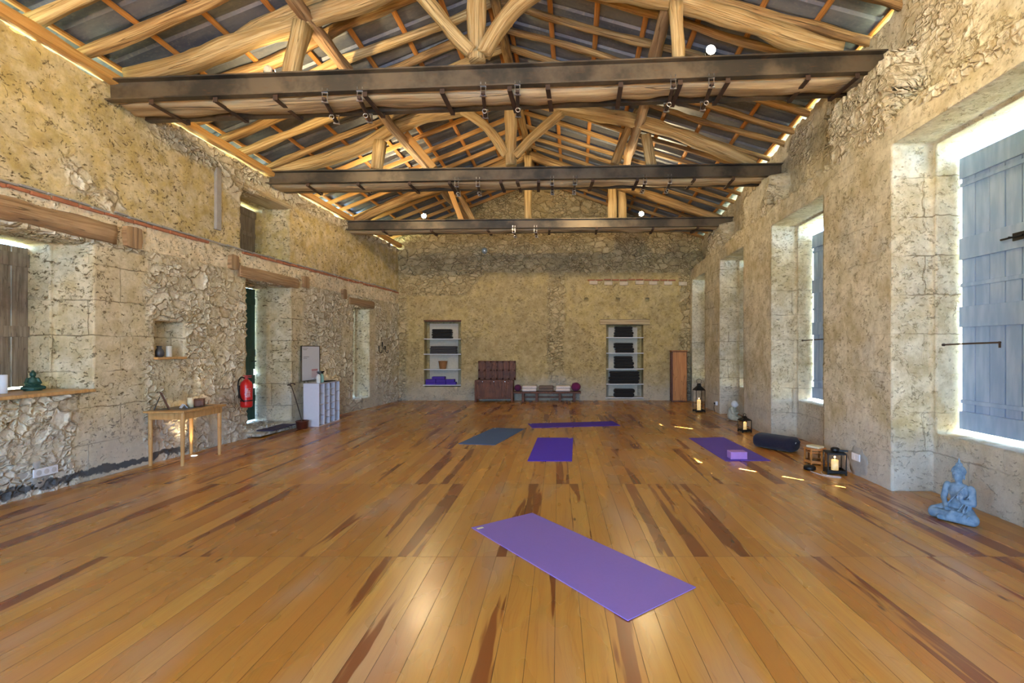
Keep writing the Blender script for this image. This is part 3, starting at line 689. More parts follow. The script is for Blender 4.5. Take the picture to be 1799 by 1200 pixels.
# niche
bm = B(); bx2(bm, (xl(6.8)-.22, 6.56, 1.345), (xl(6.8)+.04, 7.07, 1.375)); tag(obj('niche_shelf', bm, M_table, bevel=.005), 'small wooden board at the bottom of the wall niche', 'shelf')
bm = B(); lathe(bm, [(.035, 0), (.05, .02), (.055, .06), (.04, .10), (.025, .12), (.032, .15), (.03, .15)], (-5.30, 6.70, 1.376)); tag(obj('dark_vase', bm, plain('slate_glaze', (.05, .05, .055), .4), smooth=True), 'small dark vase in the wall niche', 'vase')
bm = B(); lathe(bm, [(.032, 0), (.034, .01), (.034, .145), (.030, .148), (.029, .02)], (-5.24, 6.79, 1.376)); tag(obj('tall_cup', bm, plain('pale_ceramic', (.55, .52, .45), .3), smooth=True), 'tall pale cup beside the dark vase in the niche', 'cup')
# socket strip
t = thing('wall_socket', 'white triple wall socket near the floor on the left wall', 'socket', (xl(5.2)+.012, 5.2, .225))
bm = B(); rbox(bm, (.014, 0, 0), (.016, .25, .085), .005, 0, 2); obj('plate', bm, M_white, t)
for k in (-1, 0, 1): bm = B(); cyl(bm, (.018, k*.076, 0), (.0245, k*.076, 0), .027); obj('outlet', bm, plain('socket_grey', (.55, .55, .56), .5), t); 
bm = B(); sph(bm, (xl(5.2)-.02, 5.2, .215), .05, (.62, 4.6, 2.6), 24); [setattr(v, 'co', v.co+Vector((0, v.co.y-5.2, v.co.z-.2))*.6*noise.noise(v.co*9)) for v in bm.verts]; struct(obj('trim_4', bm, M_cement, smooth=True))

# console table
t = thing('console_table', 'small pine side table against the left wall', 'table', (-4.97, 6.74, 0))
bm = B(); bx2(bm, (-5.22, 6.33, .675), (-4.70, 7.15, .70)); obj('tabletop', bm, M_table, t, world=True, bevel=.006)
bm = B(); bx2(bm, (-4.75, 6.38, .59), (-4.73, 7.10, .675)); bx2(bm, (-5.19, 6.38, .59), (-5.17, 7.10, .675)); bx2(bm, (-5.18, 6.37, .59), (-4.74, 6.39, .675)); bx2(bm, (-5.18, 7.09, .59), (-4.74, 7.11, .675)); obj('apron', bm, M_table, t, world=True)
for (x, yy) in ((-5.175, 6.40), (-4.76, 6.39), (-5.155, 7.08), (-4.755, 7.08)):
    bm = B(); cyl(bm, (x, yy, 0), (x, yy, .675), .020, .027); obj('leg', bm, M_table, t, world=True, smooth=False)
bm = B(); bx2(bm, (-5.19, 6.48, .7005), (-4.80, 7.02, .703)); tag(obj('table_mat', bm, plain('mat_dark', (.05, .045, .045), .35)), 'dark glossy mat on the side table', 'mat')
t = thing('photo_frame', 'dark photo frame leaning back on the side table', 'picture frame', (-5.03, 6.52, .7035), .75)
m = Matrix.Rotation(-.38, 4, 'Y'); 
bm = B(); bx(bm, m @ Vector((0, 0, .12)), (.016, .17, .24), m); obj('frame', bm, M_chest, t, bevel=.003)
bm = B(); bx(bm, m @ Vector((.009, 0, .12)), (.004, .13, .20), m); obj('picture', bm, M_white, t)
bm = B(); m2 = Matrix.Rotation(.35, 4, 'Y'); bx(bm, (-.125, 0, .085), (.006, .05, .18), m2); obj('stand', bm, M_black, t)
bm = B(); m = Matrix.Rotation(-.6, 4, 'Y'); bx(bm, (-4.93, 6.66, .732), (.004, .10, .06), Matrix.Rotation(.9, 4, 'Z') @ m); bx(bm, (-4.955, 6.64, .730), (.004, .10, .058), Matrix.Rotation(.9, 4, 'Z') @ Matrix.Rotation(.6, 4, 'Y')); tag(obj('tent_card', bm, M_white), 'small white folded card on the side table', 'card')
t = thing('pillar_candle', 'cream pillar candle on the side table', 'candle', (-4.93, 6.76, .7035))
bm = B(); lathe(bm, [(.034, 0), (.034, .125), (.030, .128), (.004, .122)], seg=24); obj('wax', bm, M_candle, t, smooth=True); bm = B(); cyl(bm, (0, 0, .12), (0, 0, .14), .0015, seg=6); obj('wick', bm, M_black, t)
t = thing('wooden_box', 'small dark brown wooden box on the side table', 'box', (-4.93, 6.93, .7035), .5)
bm = B(); bx(bm, (0, 0, .04), (.11, .16, .08)); obj('body', bm, M_chest, t, bevel=.004); bm = B(); bx(bm, (0, 0, .088), (.116, .166, .014)); obj('lid', bm, M_chest, t, bevel=.004)
# recessed floor uplights
for (x, yy, lab) in ((-5.04, 6.98, 'round recessed uplight in the floor under the side table'), (-4.80, 10.75, 'round recessed uplight in the floor beside the white cube shelf')):
    t = thing('floor_uplight', lab, 'floor light', (x, yy, 0)); bm = B(); lathe(bm, [(.05, .001), (.05, .004), (.038, .005)]); obj('rim', bm, M_chrome, t)
    bm = B(); cyl(bm, (0, 0, .0045), (0, 0, .006), .036); obj('lens', bm, emit('uplight_lens', (1, .8, .5), 12), t)
    lamp_light('uplight_beam', 'SPOT', (x, yy, .02), (x-.14, yy+.05, 1.2), 16, ang=75, blend=.8, size=.03)
# fire extinguisher
t = thing('fire_extinguisher', 'red fire extinguisher hung left of the green door', 'fire extinguisher', (xl(8.15)+.14, 8.13, .54))
bm = B(); lathe(bm, [(.07, 0), (.085, .012), (.088, .03), (.088, .36), (.075, .405), (.045, .435), (.03, .45)]); obj('cylinder', bm, plain('red_enamel', (.55, .012, .012), .28, 0, .05), t, smooth=True)
bm = B(); lathe(bm, [(.022, .448), (.026, .46), (.022, .50), (.012, .505)]); bx(bm, (.03, -.02, .51), (.13, .022, .014)); bx(bm, (.035, -.02, .485), (.12, .022, .010)); obj('valve', bm, plain('valve_red', (.4, .03, .03), .4), t)
bm = B(); tube(bm, [(-.02, -.02, .47), (-.02, -.10, .49), (-.01, -.19, .42), (0, -.205, .30), (.01, -.16, .16), (.02, -.10, .10)], .011); obj('hose', bm, M_black, t, smooth=True)
bm = B(); bx(bm, (-.105, 0, .25), (.03, .05, .2)); lathe(bm, [(.0895, .10), (.0905, .102), (.0905, .118), (.0895, .12)]); obj('wall_bracket', bm, M_black, t)
bm = B()
for k in range(9):
    a0 = -1.25+R.uniform(0, .15); 
    for q in range(7):
        if R.random() < .75:
            aa = a0+q*.12; bx(bm, (.0885*math.cos(aa), .0885*math.sin(aa), .30-.016*k), (.0015, .009, .006), aa)
obj('printed_label', bm, M_white, t)
# whiteboard
t = thing('whiteboard', 'white marker board with red chart hung above the cube shelf', 'whiteboard', (xl(10.1)+.02, 10.12, .85), -.06)
bm = B(); bx(bm, (.012, 0, .34), (.02, .64, .68)); obj('board', bm, M_white, t, bevel=.003)
bm = B(); bx(bm, (.016, 0, .683), (.03, .66, .014)); bx(bm, (.016, 0, -.003), (.03, .66, .014)); bx(bm, (.016, .33, .34), (.026, .012, .69)); bx(bm, (.016, -.33, .34), (.026, .012, .69)); obj('frame', bm, M_steel, t)
bm = B(); bx(bm, (.0235, .14, .20), (.002, .22, .035)); [bx(bm, (.0235, .14, .17-.028*k), (.002, .21, .006)) for k in range(5)]; [bx(bm, (.0235, .04+.05*k, .115), (.002, .004, .12)) for k in range(5)]; obj('red_chart', bm, plain('red_ink', (.55, .25, .28), .6), t)
bm = B()
for k, (yy, zz, ll) in enumerate(((-.20, .64, .18), (-.21, .61, .13), (-.16, .47, .20), (-.20, .44, .12), (.14, .03, .05))): bx(bm, (.0235, yy, zz), (.002, ll, .006))
obj('handwriting', bm, M_steel, t)
# cube shelf
SX0, SX1, SY0, SY1, SH = -4.83, -4.53, 9.56, 10.46, .82
t = thing('cube_shelf', 'white pigeonhole shelf standing against the left wall', 'shelf', ((SX0+SX1)/2, 10.01, 0))
bm = B(); bx2(bm, (SX0, SY0, 0), (SX0+.006, SY1, SH)); obj('back_panel', bm, M_lilac, t, world=True)
for yy in (SY0, SY1-.016): bm = B(); bx2(bm, (SX0, yy, 0), (SX1, yy+.016, SH)); obj('side_panel', bm, M_lilac, t, world=True, bevel=.002)
for zz, nm in ((0, 'bottom_panel'), (SH-.016, 'top_panel')): bm = B(); bx2(bm, (SX0, SY0+.016, zz), (SX1, SY1-.016, zz+.016)); obj(nm, bm, M_lilac, t, world=True)
cw = (SY1-SY0)/4
for k in (1, 2, 3): bm = B(); bx2(bm, (SX0+.006, SY0+cw*k-.006, .016), (SX1, SY0+cw*k+.006, SH-.016)); obj('divider', bm, M_lilac, t, world=True)
for k, n in enumerate((4, 6, 6, 4)):
    for q in range(1, n): bm = B(); bx2(bm, (SX0+.006, SY0+cw*k+.01, SH*q/n-.005), (SX1-.002, SY0+cw*(k+1)-.01, SH*q/n+.005)); obj('shelf_board', bm, M_lilac, t, world=True)
def spray(loc, body, label, rz):
    t = thing('spray_bottle', label, 'spray bottle', loc, rz)
    bm = B(); lathe(bm, [(.034, 0), (.038, .01), (.038, .12), (.03, .15), (.014, .165), (.014, .18)]); obj('bottle', bm, body, t, smooth=True)
    bm = B(); lathe(bm, [(.017, .175), (.017, .195), (.01, .197)]); bx(bm, (.012, 0, .21), (.075, .022, .028)); bx(bm, (.028, 0, .185), (.008, .014, .035), Matrix.Rotation(-.4, 4, 'Y')); obj('trigger', bm, M_black, t)
spray((-4.62, 9.72, SH), plain('bottle_white', (.72, .73, .72), .4), 'white spray bottle on the cube shelf', .3)
spray((-4.62, 9.86, SH), plain('bottle_green', (.25, .45, .38), .3), 'green spray bottle on the cube shelf', -.2)
bm = B(); bx2(bm, (-4.72, 9.98, SH), (-4.57, 10.36, SH+.018)); tag(obj('tray', bm, M_black, bevel=.004), 'flat black tray on the cube shelf', 'tray')
t = thing('pot', 'small copper coloured pot on the floor left of the cube shelf', 'pot', (-4.74, 9.34, 0))
bm = B(); lathe(bm, [(.085, 0), (.098, .02), (.108, .13), (.116, .135), (.116, .15), (.105, .152), (.095, .05), (.02, .03)]); obj('body', bm, plain('copper_glaze', (.11, .03, .018), .3, .2), t, smooth=True)
t = thing('fire_poker', 'dark long handled poker leaning from the copper pot', 'poker', (-4.74, 9.34, .04))
bm = B(); tube(bm, [(.02, 0, 0), (-.06, 0, .30), (-.15, .0, .60), (-.20, 0, .74)], .009); obj('shaft', bm, M_rust, t, smooth=True)
bm = B(); tube(bm, [(-.20, 0, .74), (-.22, -.01, .785), (-.17, 0, .80), (-.13, 0, .775)], .013); tube(bm, [(-.22, -.01, .785), (-.27, 0, .765)], .012); obj('handle', bm, M_rust, t, smooth=True)
# wall hooks
for k, (yy, zz) in enumerate(((13.05, 1.42), (13.25, 1.52), (13.42, 1.42))):
    bm = B(); bx(bm, (xl(yy)+.018, yy, zz+.07), (.02, .035, .12)); tube(bm, [(xl(yy)+.02, yy, zz+.04), (xl(yy)+.045, yy, zz-.04), (xl(yy)+.09, yy, zz-.05), (xl(yy)+.10, yy, zz+.02)], .009)
    tag(obj('coat_hook', bm, M_black), '%s black iron coat hook near the far left corner' % ('first', 'middle', 'last')[k], 'hook', 'coat hooks on the left wall')

# ------------------------------------------------------------------ far wall
def fabric(name, c, b=.004): return plain(name, c, .95, 0, .25, 60, b, Sheen_Weight=.1)
F_blk, F_gry, F_pur, F_nvy = fabric('black_wool', (.012, .011, .012)), fabric('grey_wool', (.055, .055, .06)), plain('purple_foam', (.07, .035, .36), .85), fabric('navy_cotton', (.010, .009, .024))
def shelves(n, zs, mat, lab):
    for k, zz in enumerate(zs):
        bm = B(); bx2(bm, (n[0]-.03 if k in (len(zs)-1,) else n[0]-.012, FW-.035, zz-.022), (n[1]+.012, FW+.285, zz)); tag(obj('shelf_board', bm, M_white, bevel=.002), lab % ('first', 'second', 'third', 'fourth', 'lowest')[min(k, 4)], 'shelf', None)
def niche_lining(n, lab):
    bm = B(); bx2(bm, (n[0]+.08, FW+.29, n[2]+.05), (n[1]-.12, FW+.305, n[3]-.06)); tag(obj('back_board', bm, plain('cream_board', (.60, .56, .46), .8)), lab, 'panel')
SL = [1.76, 1.325, .89, .445]; SR = [1.80, 1.355, .905, .475, .085]
shelves(NL, SL, M_white, 'white shelf board in the left wall niche, %s from the top'); shelves(NR, SR, M_white, 'white shelf board in the right wall niche, %s from the top')
niche_lining(NL, 'pale back board inside the left niche'); niche_lining(NR, 'pale back board inside the right niche')
def folded(x, z, w_, h_, mat, label, group=None, d=.26, y=None, rot=0, seed=0, cat='blanket', name='folded_blanket'):
    bm = B(); yc = FW+.13 if y is None else y
    n = 2 if h_ > .09 else 1
    for k in range(n):
        rbox(bm, (R.uniform(-.008, .008), 0, h_/n*(k+.5)), (w_*R.uniform(.96, 1.0), d, h_/n*1.02), h_/n*.48, 0, 5)
    for v in bm.verts: v.co += Vector((1, 0, .5))*.008*noise.noise(v.co*9+Vector((seed, 0, 0)))
    for v in bm.verts: v.co.z = max(v.co.z, .001)
    o = obj(name, bm, mat, smooth=True, loc=(x, yc, z), rot=(0, 0, rot)); tag(o, label, cat, group)
    return o
cx = lambda u: (u-U0)/F*(FW+.05)
folded(cx(776), SL[0], .57, .145, F_blk, 'lower black blanket on the top shelf of the left niche', seed=1)
folded(cx(776), SL[0]+.147, .56, .125, F_blk, 'upper black blanket on the top shelf of the left niche', seed=2)
folded(cx(779), SL[1], .76, .115, F_gry, 'lower dark grey blanket in the left niche', seed=3)
folded(cx(779), SL[1]+.117, .77, .105, F_gry, 'upper dark grey blanket in the left niche', seed=4)
t = thing('wicker_basket', 'small brown basket alone on a shelf of the left niche', 'basket', (cx(777), FW+.12, SL[2]))
bm = B(); lathe(bm, [(.075, 0), (.09, .01), (.122, .21), (.128, .215), (.128, .228), (.115, .23), (.09, .04), (.02, .02)]); obj('body', bm, plain('wicker', (.30, .13, .045), .7, 0, .35, 40, .004), t)
blk = [(-.33, 0, .30), (-.02, 0, .30), (.28, 0, .27), (-.33, .078, .30), (-.02, .078, .30), (.25, .078, .22), (-.30, .156, .30)]
for k, (dx, dz, ww) in enumerate([(-.32, 0, .28), (-.03, 0, .28), (.26, 0, .28), (-.32, .077, .28), (-.03, .077, .28), (.235, .077, .24), (-.06, .154, .36)]):
    bm = B(); rbox(bm, (0, 0, .038), (ww, .18, .075), .008, 0, 2)
    lab = ['left block of the bottom row', 'middle block of the bottom row', 'right block of the bottom row', 'left block of the middle row', 'middle block of the middle row', 'right block of the middle row', 'topmost block of the pile'][k]
    tag(obj('yoga_block', bm, F_pur, loc=(cx(774)+dx+(0.04 if k < 6 else 0), FW+.10, SL[3]+dz), rot=(0, 0, R.uniform(-.03, .03))), 'purple foam, '+lab+' in the left niche', 'yoga block', 'purple blocks in the left niche')
cr = cx(1096)
for (si, dz, ww, hh, dx, lab) in ((0, 0, .56, .155, 0, 'lower black blanket on the top shelf of the right niche'), (0, .157, .52, .15, .0, 'upper black blanket on the top shelf of the right niche'),
    (1, 0, .54, .135, .02, 'lower black blanket on the second shelf of the right niche'), (1, .137, .54, .145, -.01, 'upper tilted black blanket on the second shelf of the right niche'),
    (2, 0, .57, .20, .01, 'lower black blanket on the third shelf of the right niche'), (2, .202, .54, .15, -.01, 'upper black blanket on the third shelf of the right niche'),
    (3, 0, .90, .20, .01, 'long lower black bolster on the fourth shelf of the right niche'), (3, .202, .86, .15, .02, 'long upper black bolster on the fourth shelf of the right niche'),
    (4, 0, .60, .24, .01, 'black bolster on the lowest shelf of the right niche')):
    folded(cr+dx, SR[si]+dz, ww, hh, F_blk, lab, seed=si*3+dz*10, name='bolster' if si > 2 else 'folded_blanket', cat='bolster' if si > 2 else 'blanket')
# lintel over right niche
bm = B(); timber(bm, [(1.20, FW-.0, 2.235), (2.62, FW-.0, 2.235)], .10, .15, 5, .01, .1, 71, upv=(0, 0, 1)); tag(obj('lintel', bm, M_old), 'pale grey timber lintel over the right niche', 'lintel')
bm = B(); bx2(bm, (NL[0]-.02, FW-.01, NL[3]-.01), (NL[1]+.02, FW+.3, NL[3]+.03)); tag(obj('lintel', bm, M_chest), 'thin dark lintel over the left niche', 'lintel')
# open chest
cy = 13.92; CX0, CX1 = -2.30, -1.24
t = thing('chest', 'dark wooden chest with its panelled lid standing open', 'chest', ((CX0+CX1)/2, cy+.2, 0))
for nm, a, b in (('front_panel', (CX0+.04, cy+.005, .10), (CX1-.04, cy+.025, .56)), ('back_panel', (CX0+.03, cy+.39, .08), (CX1-.03, cy+.41, .58))): bm = B(); bx2(bm, a, b); obj(nm, bm, M_chest, t, world=True)
for x0 in (CX0+.01, CX1-.03): bm = B(); bx2(bm, (x0, cy+.02, .08), (x0+.02, cy+.4, .57)); obj('side_panel', bm, M_chest, t, world=True)
for x0 in (CX0, CX1-.06):
    for y0 in (cy-.005, cy+.36): bm = B(); bx2(bm, (x0, y0, 0), (x0+.06, y0+.05, .60)); obj('corner_post', bm, M_chest, t, world=True, bevel=.004)
bm = B(); bx2(bm, (CX0+.02, cy, .56), (CX1-.02, cy+.03, .61)); bx2(bm, (CX0+.06, cy, .08), (CX1-.06, cy+.03, .13)); [bx2(bm, (CX0+.28*k, cy, .12), (CX0+.28*k+.04, cy+.012, .57)) for k in (1, 2, 3)]; obj('front_rail', bm, M_chest, t, world=True, bevel=.003)
bm = B(); bx2(bm, (CX0, cy+.012, .0), (CX0+.01, cy+.02, .01)); lx0, lx1, ly = CX0+.05, CX1+.05, cy+.335; bm.clear()
bx2(bm, (lx0, ly, .58), (lx1, ly+.02, 1.13)); 
for zz in (.60, .84, 1.08): bx2(bm, (lx0, ly-.02, zz), (lx1, ly, zz+.045))
for k in range(7): xx = lerp(lx0, lx1-.05, k/6); bx2(bm, (xx, ly-.02, .6), (xx+.045, ly, 1.12))
obj('lid', bm, M_chest, t, world=True, bevel=.003)
for k in range(3): bm = B(); cyl(bm, (CX0+.22+.31*k, cy-.002, .565), (CX0+.22+.31*k, cy-.012, .565), .011, seg=10); obj('stud', bm, M_chrome, t, world=True)
# low bench with cushions
t = thing('bench', 'low dark wooden bench against the far wall', 'bench', (-.30, 14.08, 0))
bm = B(); bx2(bm, (-1.22, 13.90, .235), (.64, 14.26, .285)); obj('seat', bm, M_chest, t, world=True, bevel=.006)
for xx in (-1.0, -.62, .02, .42): bm = B(); bx2(bm, (xx, 13.95, 0), (xx+.07, 14.22, .235)); obj('leg', bm, M_chest, t, world=True, bevel=.004)
bm = B(); bx2(bm, (-.95, 14.06, .10), (.45, 14.10, .14)); obj('stretcher', bm, M_chest, t, world=True)
def pouf(x, r, mat, label):
    bm = B(); sph(bm, (0, 0, r*.92), r, (1, 1, .92), 28)
    for v in bm.verts: v.co *= 1+.02*math.cos(12*math.atan2(v.co.y, v.co.x))
    tag(obj('round_cushion', bm, mat, smooth=True, loc=(x, 14.08, .286)), label, 'cushion')
pouf(-1.118, .10, fabric('purple_cloth', (.10, .012, .07)), 'dark purple round cushion at the left end of the bench')
pouf(.505, .13, fabric('magenta_cloth', (.17, .012, .085)), 'magenta round cushion at the right end of the bench')
F_wht, F_tau = fabric('white_cotton', (.80, .71, .68)), fabric('taupe_cotton', (.20, .14, .11))
for x, mat, nm in ((-.80, F_wht, 'white cushion at the left of the bench'), (-.33, F_tau, 'taupe cushion in the middle of the bench'), (.14, F_wht, 'white cushion at the right of the bench')):
    for k in range(2): folded(x+(.01 if k else 0), .287+k*.078, .42, .076, mat, ('lower ' if k == 0 else 'upper ')+nm, d=.28, y=14.08, seed=x*7+k, cat='cushion', name='flat_cushion')
# narrow cabinet
t = thing('narrow_cabinet', 'tall narrow orange wooden cabinet in the far right corner', 'cabinet', (3.38, 14.12, 0), -.10)
bm = B(); bx(bm, (0, 0, .70), (.42, .38, 1.40)); obj('body', bm, M_chest, t, bevel=.004)
bm = B(); bx(bm, (.01, -.20, .71), (.37, .02, 1.34)); obj('door', bm, M_cab, t, bevel=.004)
bm = B(); bx(bm, (0, -.01, 1.415), (.45, .43, .025)); obj('top_panel', bm, M_cab, t, bevel=.004)
bm = B(); [bx(bm, (-.212, -.17+.048*k, .70), (.006, .006, 1.34)) for k in range(8)]; [bx(bm, (-.214, 0, .05+.05*k), (.006, .36, .008)) for k in range(27)]; obj('slatted_side', bm, M_chest, t)
# small round wall light on the far wall
t = thing('wall_light', 'small glass wall light high on the far wall', 'wall light', (cx(853), FW-.02, 4.24))
bm = B(); cyl(bm, (0, .02, .03), (0, -.05, .03), .06); obj('mount', bm, M_white, t); bm = B(); sph(bm, (0, -.11, 0), .085, (1, 1, 1.05), 20); obj('glass_globe', bm, plain('glass_shade', (.6, .7, .72), .1, .6), t, smooth=True)
# brick dentils and putlog holes on the far wall
bm = B(); M_dent = plain('pale_stone_block', (.62, .52, .38), .9, 0, .25, 10, .008)
for k in range(7): bx(bm, (1.05+k*.42+R.uniform(-.04, .04), FW-.0, 3.34+R.uniform(-.02, .02)), (.24, .07, .11))
struct(obj('trim_5', bm, M_dent, bevel=.02))
bm = B(); [bx(bm, (.95+k*.23, FW-.005, 3.43+R.uniform(-.01, .01)), (.20, .07, .035)) for k in range(11)]; struct(obj('trim_6', bm, M_brick, bevel=.008))
# rough rendered scar edges on the far wall
# ------------------------------------------------------------------ right windows: shutters
SHX = .70
def right_shutter(i, side_word, y0, y1, z1, n, slot, label):
    x = xr((y0+y1)/2)+SHX
    return plank_shutter(label, x, y0, y1, .66, z1, M_blue, n, [(z1-.22, z1-.005, .028), (2.40, 2.62, .028), (1.71, 1.92, .028), (.665, .85, .028), (z1-.30, z1-.26, .018), (2.12, 2.16, .016), (.93, .97, .016)], -1, split=slot, gap=.012, seed=i)
words = ['', 'window behind the camera', 'nearest right window, behind the stone buddha', 'second right window, behind the navy bolster', 'third right window, behind the small stone figure', 'farthest right window, near the cabinet']
for i, (a, b) in enumerate(WR):
    if i == 0: continue
    c = (a+b)/2; c = {2: 4.33, 3: 7.55}.get(i, c); top = WTOP[i]-(.17 if i in (2, 3) else .10)
    if i == 1:
        x = xr(1.2)+SHX; t = thing('shutter', 'blue grey shutter of the window before the buddha window', 'shutter', (x, 1.2, .66))
        bm = B()
        ys = [a+.075, .765, .80, .885, .965, 1.0, 1.075, 1.11, b-.07]; bx2(bm, (x-.012, ys[0], .66), (x+.012, ys[-1], 3.015)); bx2(bm, (x-.012, ys[0], 3.045), (x+.012, ys[-1], 3.60))
        for p, q in ((ys[0], .77), (.875, .965), (.995, 1.075), (1.105, ys[-1])): bx2(bm, (x-.012, p, 3.015), (x+.012, q, 3.045))
        obj('boards', bm, M_blue, t, world=True)
        continue
    slotz = {2: [(1.68, 2.03), (2.14, 2.40), (2.62, 2.96)], 3: [(2.72, 3.14)]}.get(i, [])
    e1, e2 = a+.075, b-.075; hg = .011 if i in (2, 3) else .001
    right_shutter(i*2, 'left', c+hg, e2, top, 5, None, 'blue grey plank shutter, far leaf of the '+words[i])
    right_shutter(i*2+1, 'right', e1, c-hg, top, 5, None, 'blue grey plank shutter, near leaf of the '+words[i])
    if i in (2, 3):       # unseen strip added outside the joint, cut to shape the sun slivers
        x = xr(c)+SHX; bm = B(); zz = .66; 
        for (sa, sb) in slotz+[(top, top)]:
            if sa-zz > .02: bx2(bm, (x+.036, c-.045, zz), (x+.048, c+.045, sa))
            zz = sb
        tag(obj('sun_block_strip', bm, M_blue), 'added narrow strip blocking sun at the shutter joint, '+('nearest' if i == 2 else 'second')+' right window', 'strip')
    # iron stay bar
    x = xr(b)+.5
    bm = B(); p = (x, b-.045, 1.53 if i != 3 else 1.62); tube(bm, [p, (x+.10, b-.2, p[2]+.01), (xr(b)+SHX-.04, b-.55, p[2]+.02)], .008); cyl(bm, (x, b-.03, p[2]), (x, b-.07, p[2]), .014, seg=8); cyl(bm, (xr(b)+SHX-.05, b-.55, p[2]-.03), (xr(b)+SHX-.05, b-.55, p[2]+.03), .009, seg=8)
    if i < 4: tag(obj('stay_bar', bm, M_rust), 'iron stay bar across the '+words[i].split(',')[0]+' shutter', 'iron bar')
    else: bm.free()
t = thing('shutter_bolt', 'black sliding bolt high on the nearest blue shutter', 'bolt', (xr(4.6)+SHX-.045, 4.56, 2.5))
bm = B(); bx(bm, (0, -.06, 0), (.012, .13, .07)); obj('bolt_plate', bm, M_black, t); bm = B(); cyl(bm, (-.01, -.1, 0), (-.01, .12, 0), .009, seg=10); cyl(bm, (-.01, 0, 0), (-.045, 0, 0), .007, seg=8); obj('rod', bm, M_black, t)

# ------------------------------------------------------------------ floor objects
def mat_obj(corners, col, label, name='yoga_mat', tagc=None):
    pts = [fp(*c) for c in corners]; c = sum(pts, Vector())/4; t = thing(name, label, 'yoga mat', (c.x, c.y, 0))
    bm = B(); prism(bm, [(p.x-c.x, p.y-c.y) for p in pts], .001, .007)
    obj('sheet', bm, plain('pvc_mat', col, .62, 0, .06, 60, .0006), t, bevel=.002)
    if tagc is not None:
        k, (du, dv) = tagc; p = pts[k]; a = (pts[(k+1) % 4]-p).normalized(); b = (pts[(k-1) % 4]-p).normalized(); q = p-c+a*du+b*dv
        bm = B(); ang = math.atan2(a.y, a.x); bx(bm, (q.x, q.y, .0075), (.055, .03, .001), ang); obj('logo', bm, plain('mat_logo', (.75, .72, .45), .5), t)
    return t
mat_obj([(828, 928), (935, 902), (1223, 1033), (1103, 1092)], (.235, .15, .54), 'lavender yoga mat lying nearest to the camera', tagc=(0, (.05, .06)))
mat_obj([(926.5, 810.5), (1005, 810.5), (1006.8, 769.5), (944.4, 769.5)], (.055, .012, .60), 'violet blue yoga mat in the middle of the room', tagc=(2, (.05, .05)))
mat_obj([(804.6, 780.2), (869.8, 782.4), (921.8, 753.8), (867, 752)], (.045, .11, .28), 'slate blue yoga mat, left of the violet one', tagc=(3, (.05, .05)))
mat_obj([(935, 752), (1090, 748), (1077, 740.5), (927.4, 744.6)], (.06, .012, .44), 'purple yoga mat lying crosswise farthest from the camera', tagc=(3, (.05, .05)))
mat_obj([(1274.5, 810.7), (1354, 809.8), (1271.5, 768.7), (1210, 770.2)], (.09, .04, .42), 'purple yoga mat on the right carrying a lilac block')
bm = B(); rbox(bm, (0, 0, .05), (.225, .15, .10), .008, 0, 3); tag(obj('yoga_block', bm, plain('lilac_foam', (.42, .22, .62), .8), loc=(2.42, 6.80, .0075), rot=(0, 0, .02)), 'lilac foam block on the right yoga mat', 'yoga block')
# bolster
a, b = Vector((3.04, 7.72, 0)), Vector((3.42, 7.20, 0)); dd = (b-a); ln = dd.length
t = thing('bolster', 'navy blue bolster lying by the second right window', 'bolster', ((a+b)/2)[:2]+(0,), math.atan2(dd.y, dd.x))
bm = B(); seg = 36; rings = []
for k in range(23):
    s = k/22; xx = (s-.5)*ln; e = min(s, 1-s)*ln; f = min(1, math.sqrt(max(0, 1-(1-min(1, e/.07))**2))) if e < .07 else 1; f = max(f, .55) if 0 < k < 22 else .5
    rings.append([bm.verts.new((xx, .165*f*math.cos(q)*abs(math.cos(q))**-.25 if abs(math.cos(q)) > 1e-3 else 0, .105+.105*f*(math.sin(q) if abs(math.sin(q)) < 1e-3 else math.sin(q)*abs(math.sin(q))**-.15))) for q in [2*PI*j/seg for j in range(seg)]])
for p, q in zip(rings, rings[1:]):
    for j in range(seg): bm.faces.new((p[j], p[(j+1) % seg], q[(j+1) % seg], q[j]))
bm.faces.new(rings[0]); bm.faces.new(rings[-1]); obj('cover', bm, F_nvy, t, smooth=True)
bm = B(); tube(bm, [(ln/2+.004, -.05, .12), (ln/2+.03, -.02, .16), (ln/2+.03, .02, .16), (ln/2+.004, .05, .12)], .007); obj('carry_strap', bm, F_nvy, t, smooth=True)
bm = B(); bx(bm, (ln/2+.004, -.04, .14), (.003, .03, .02)); obj('label_tag', bm, M_white, t)
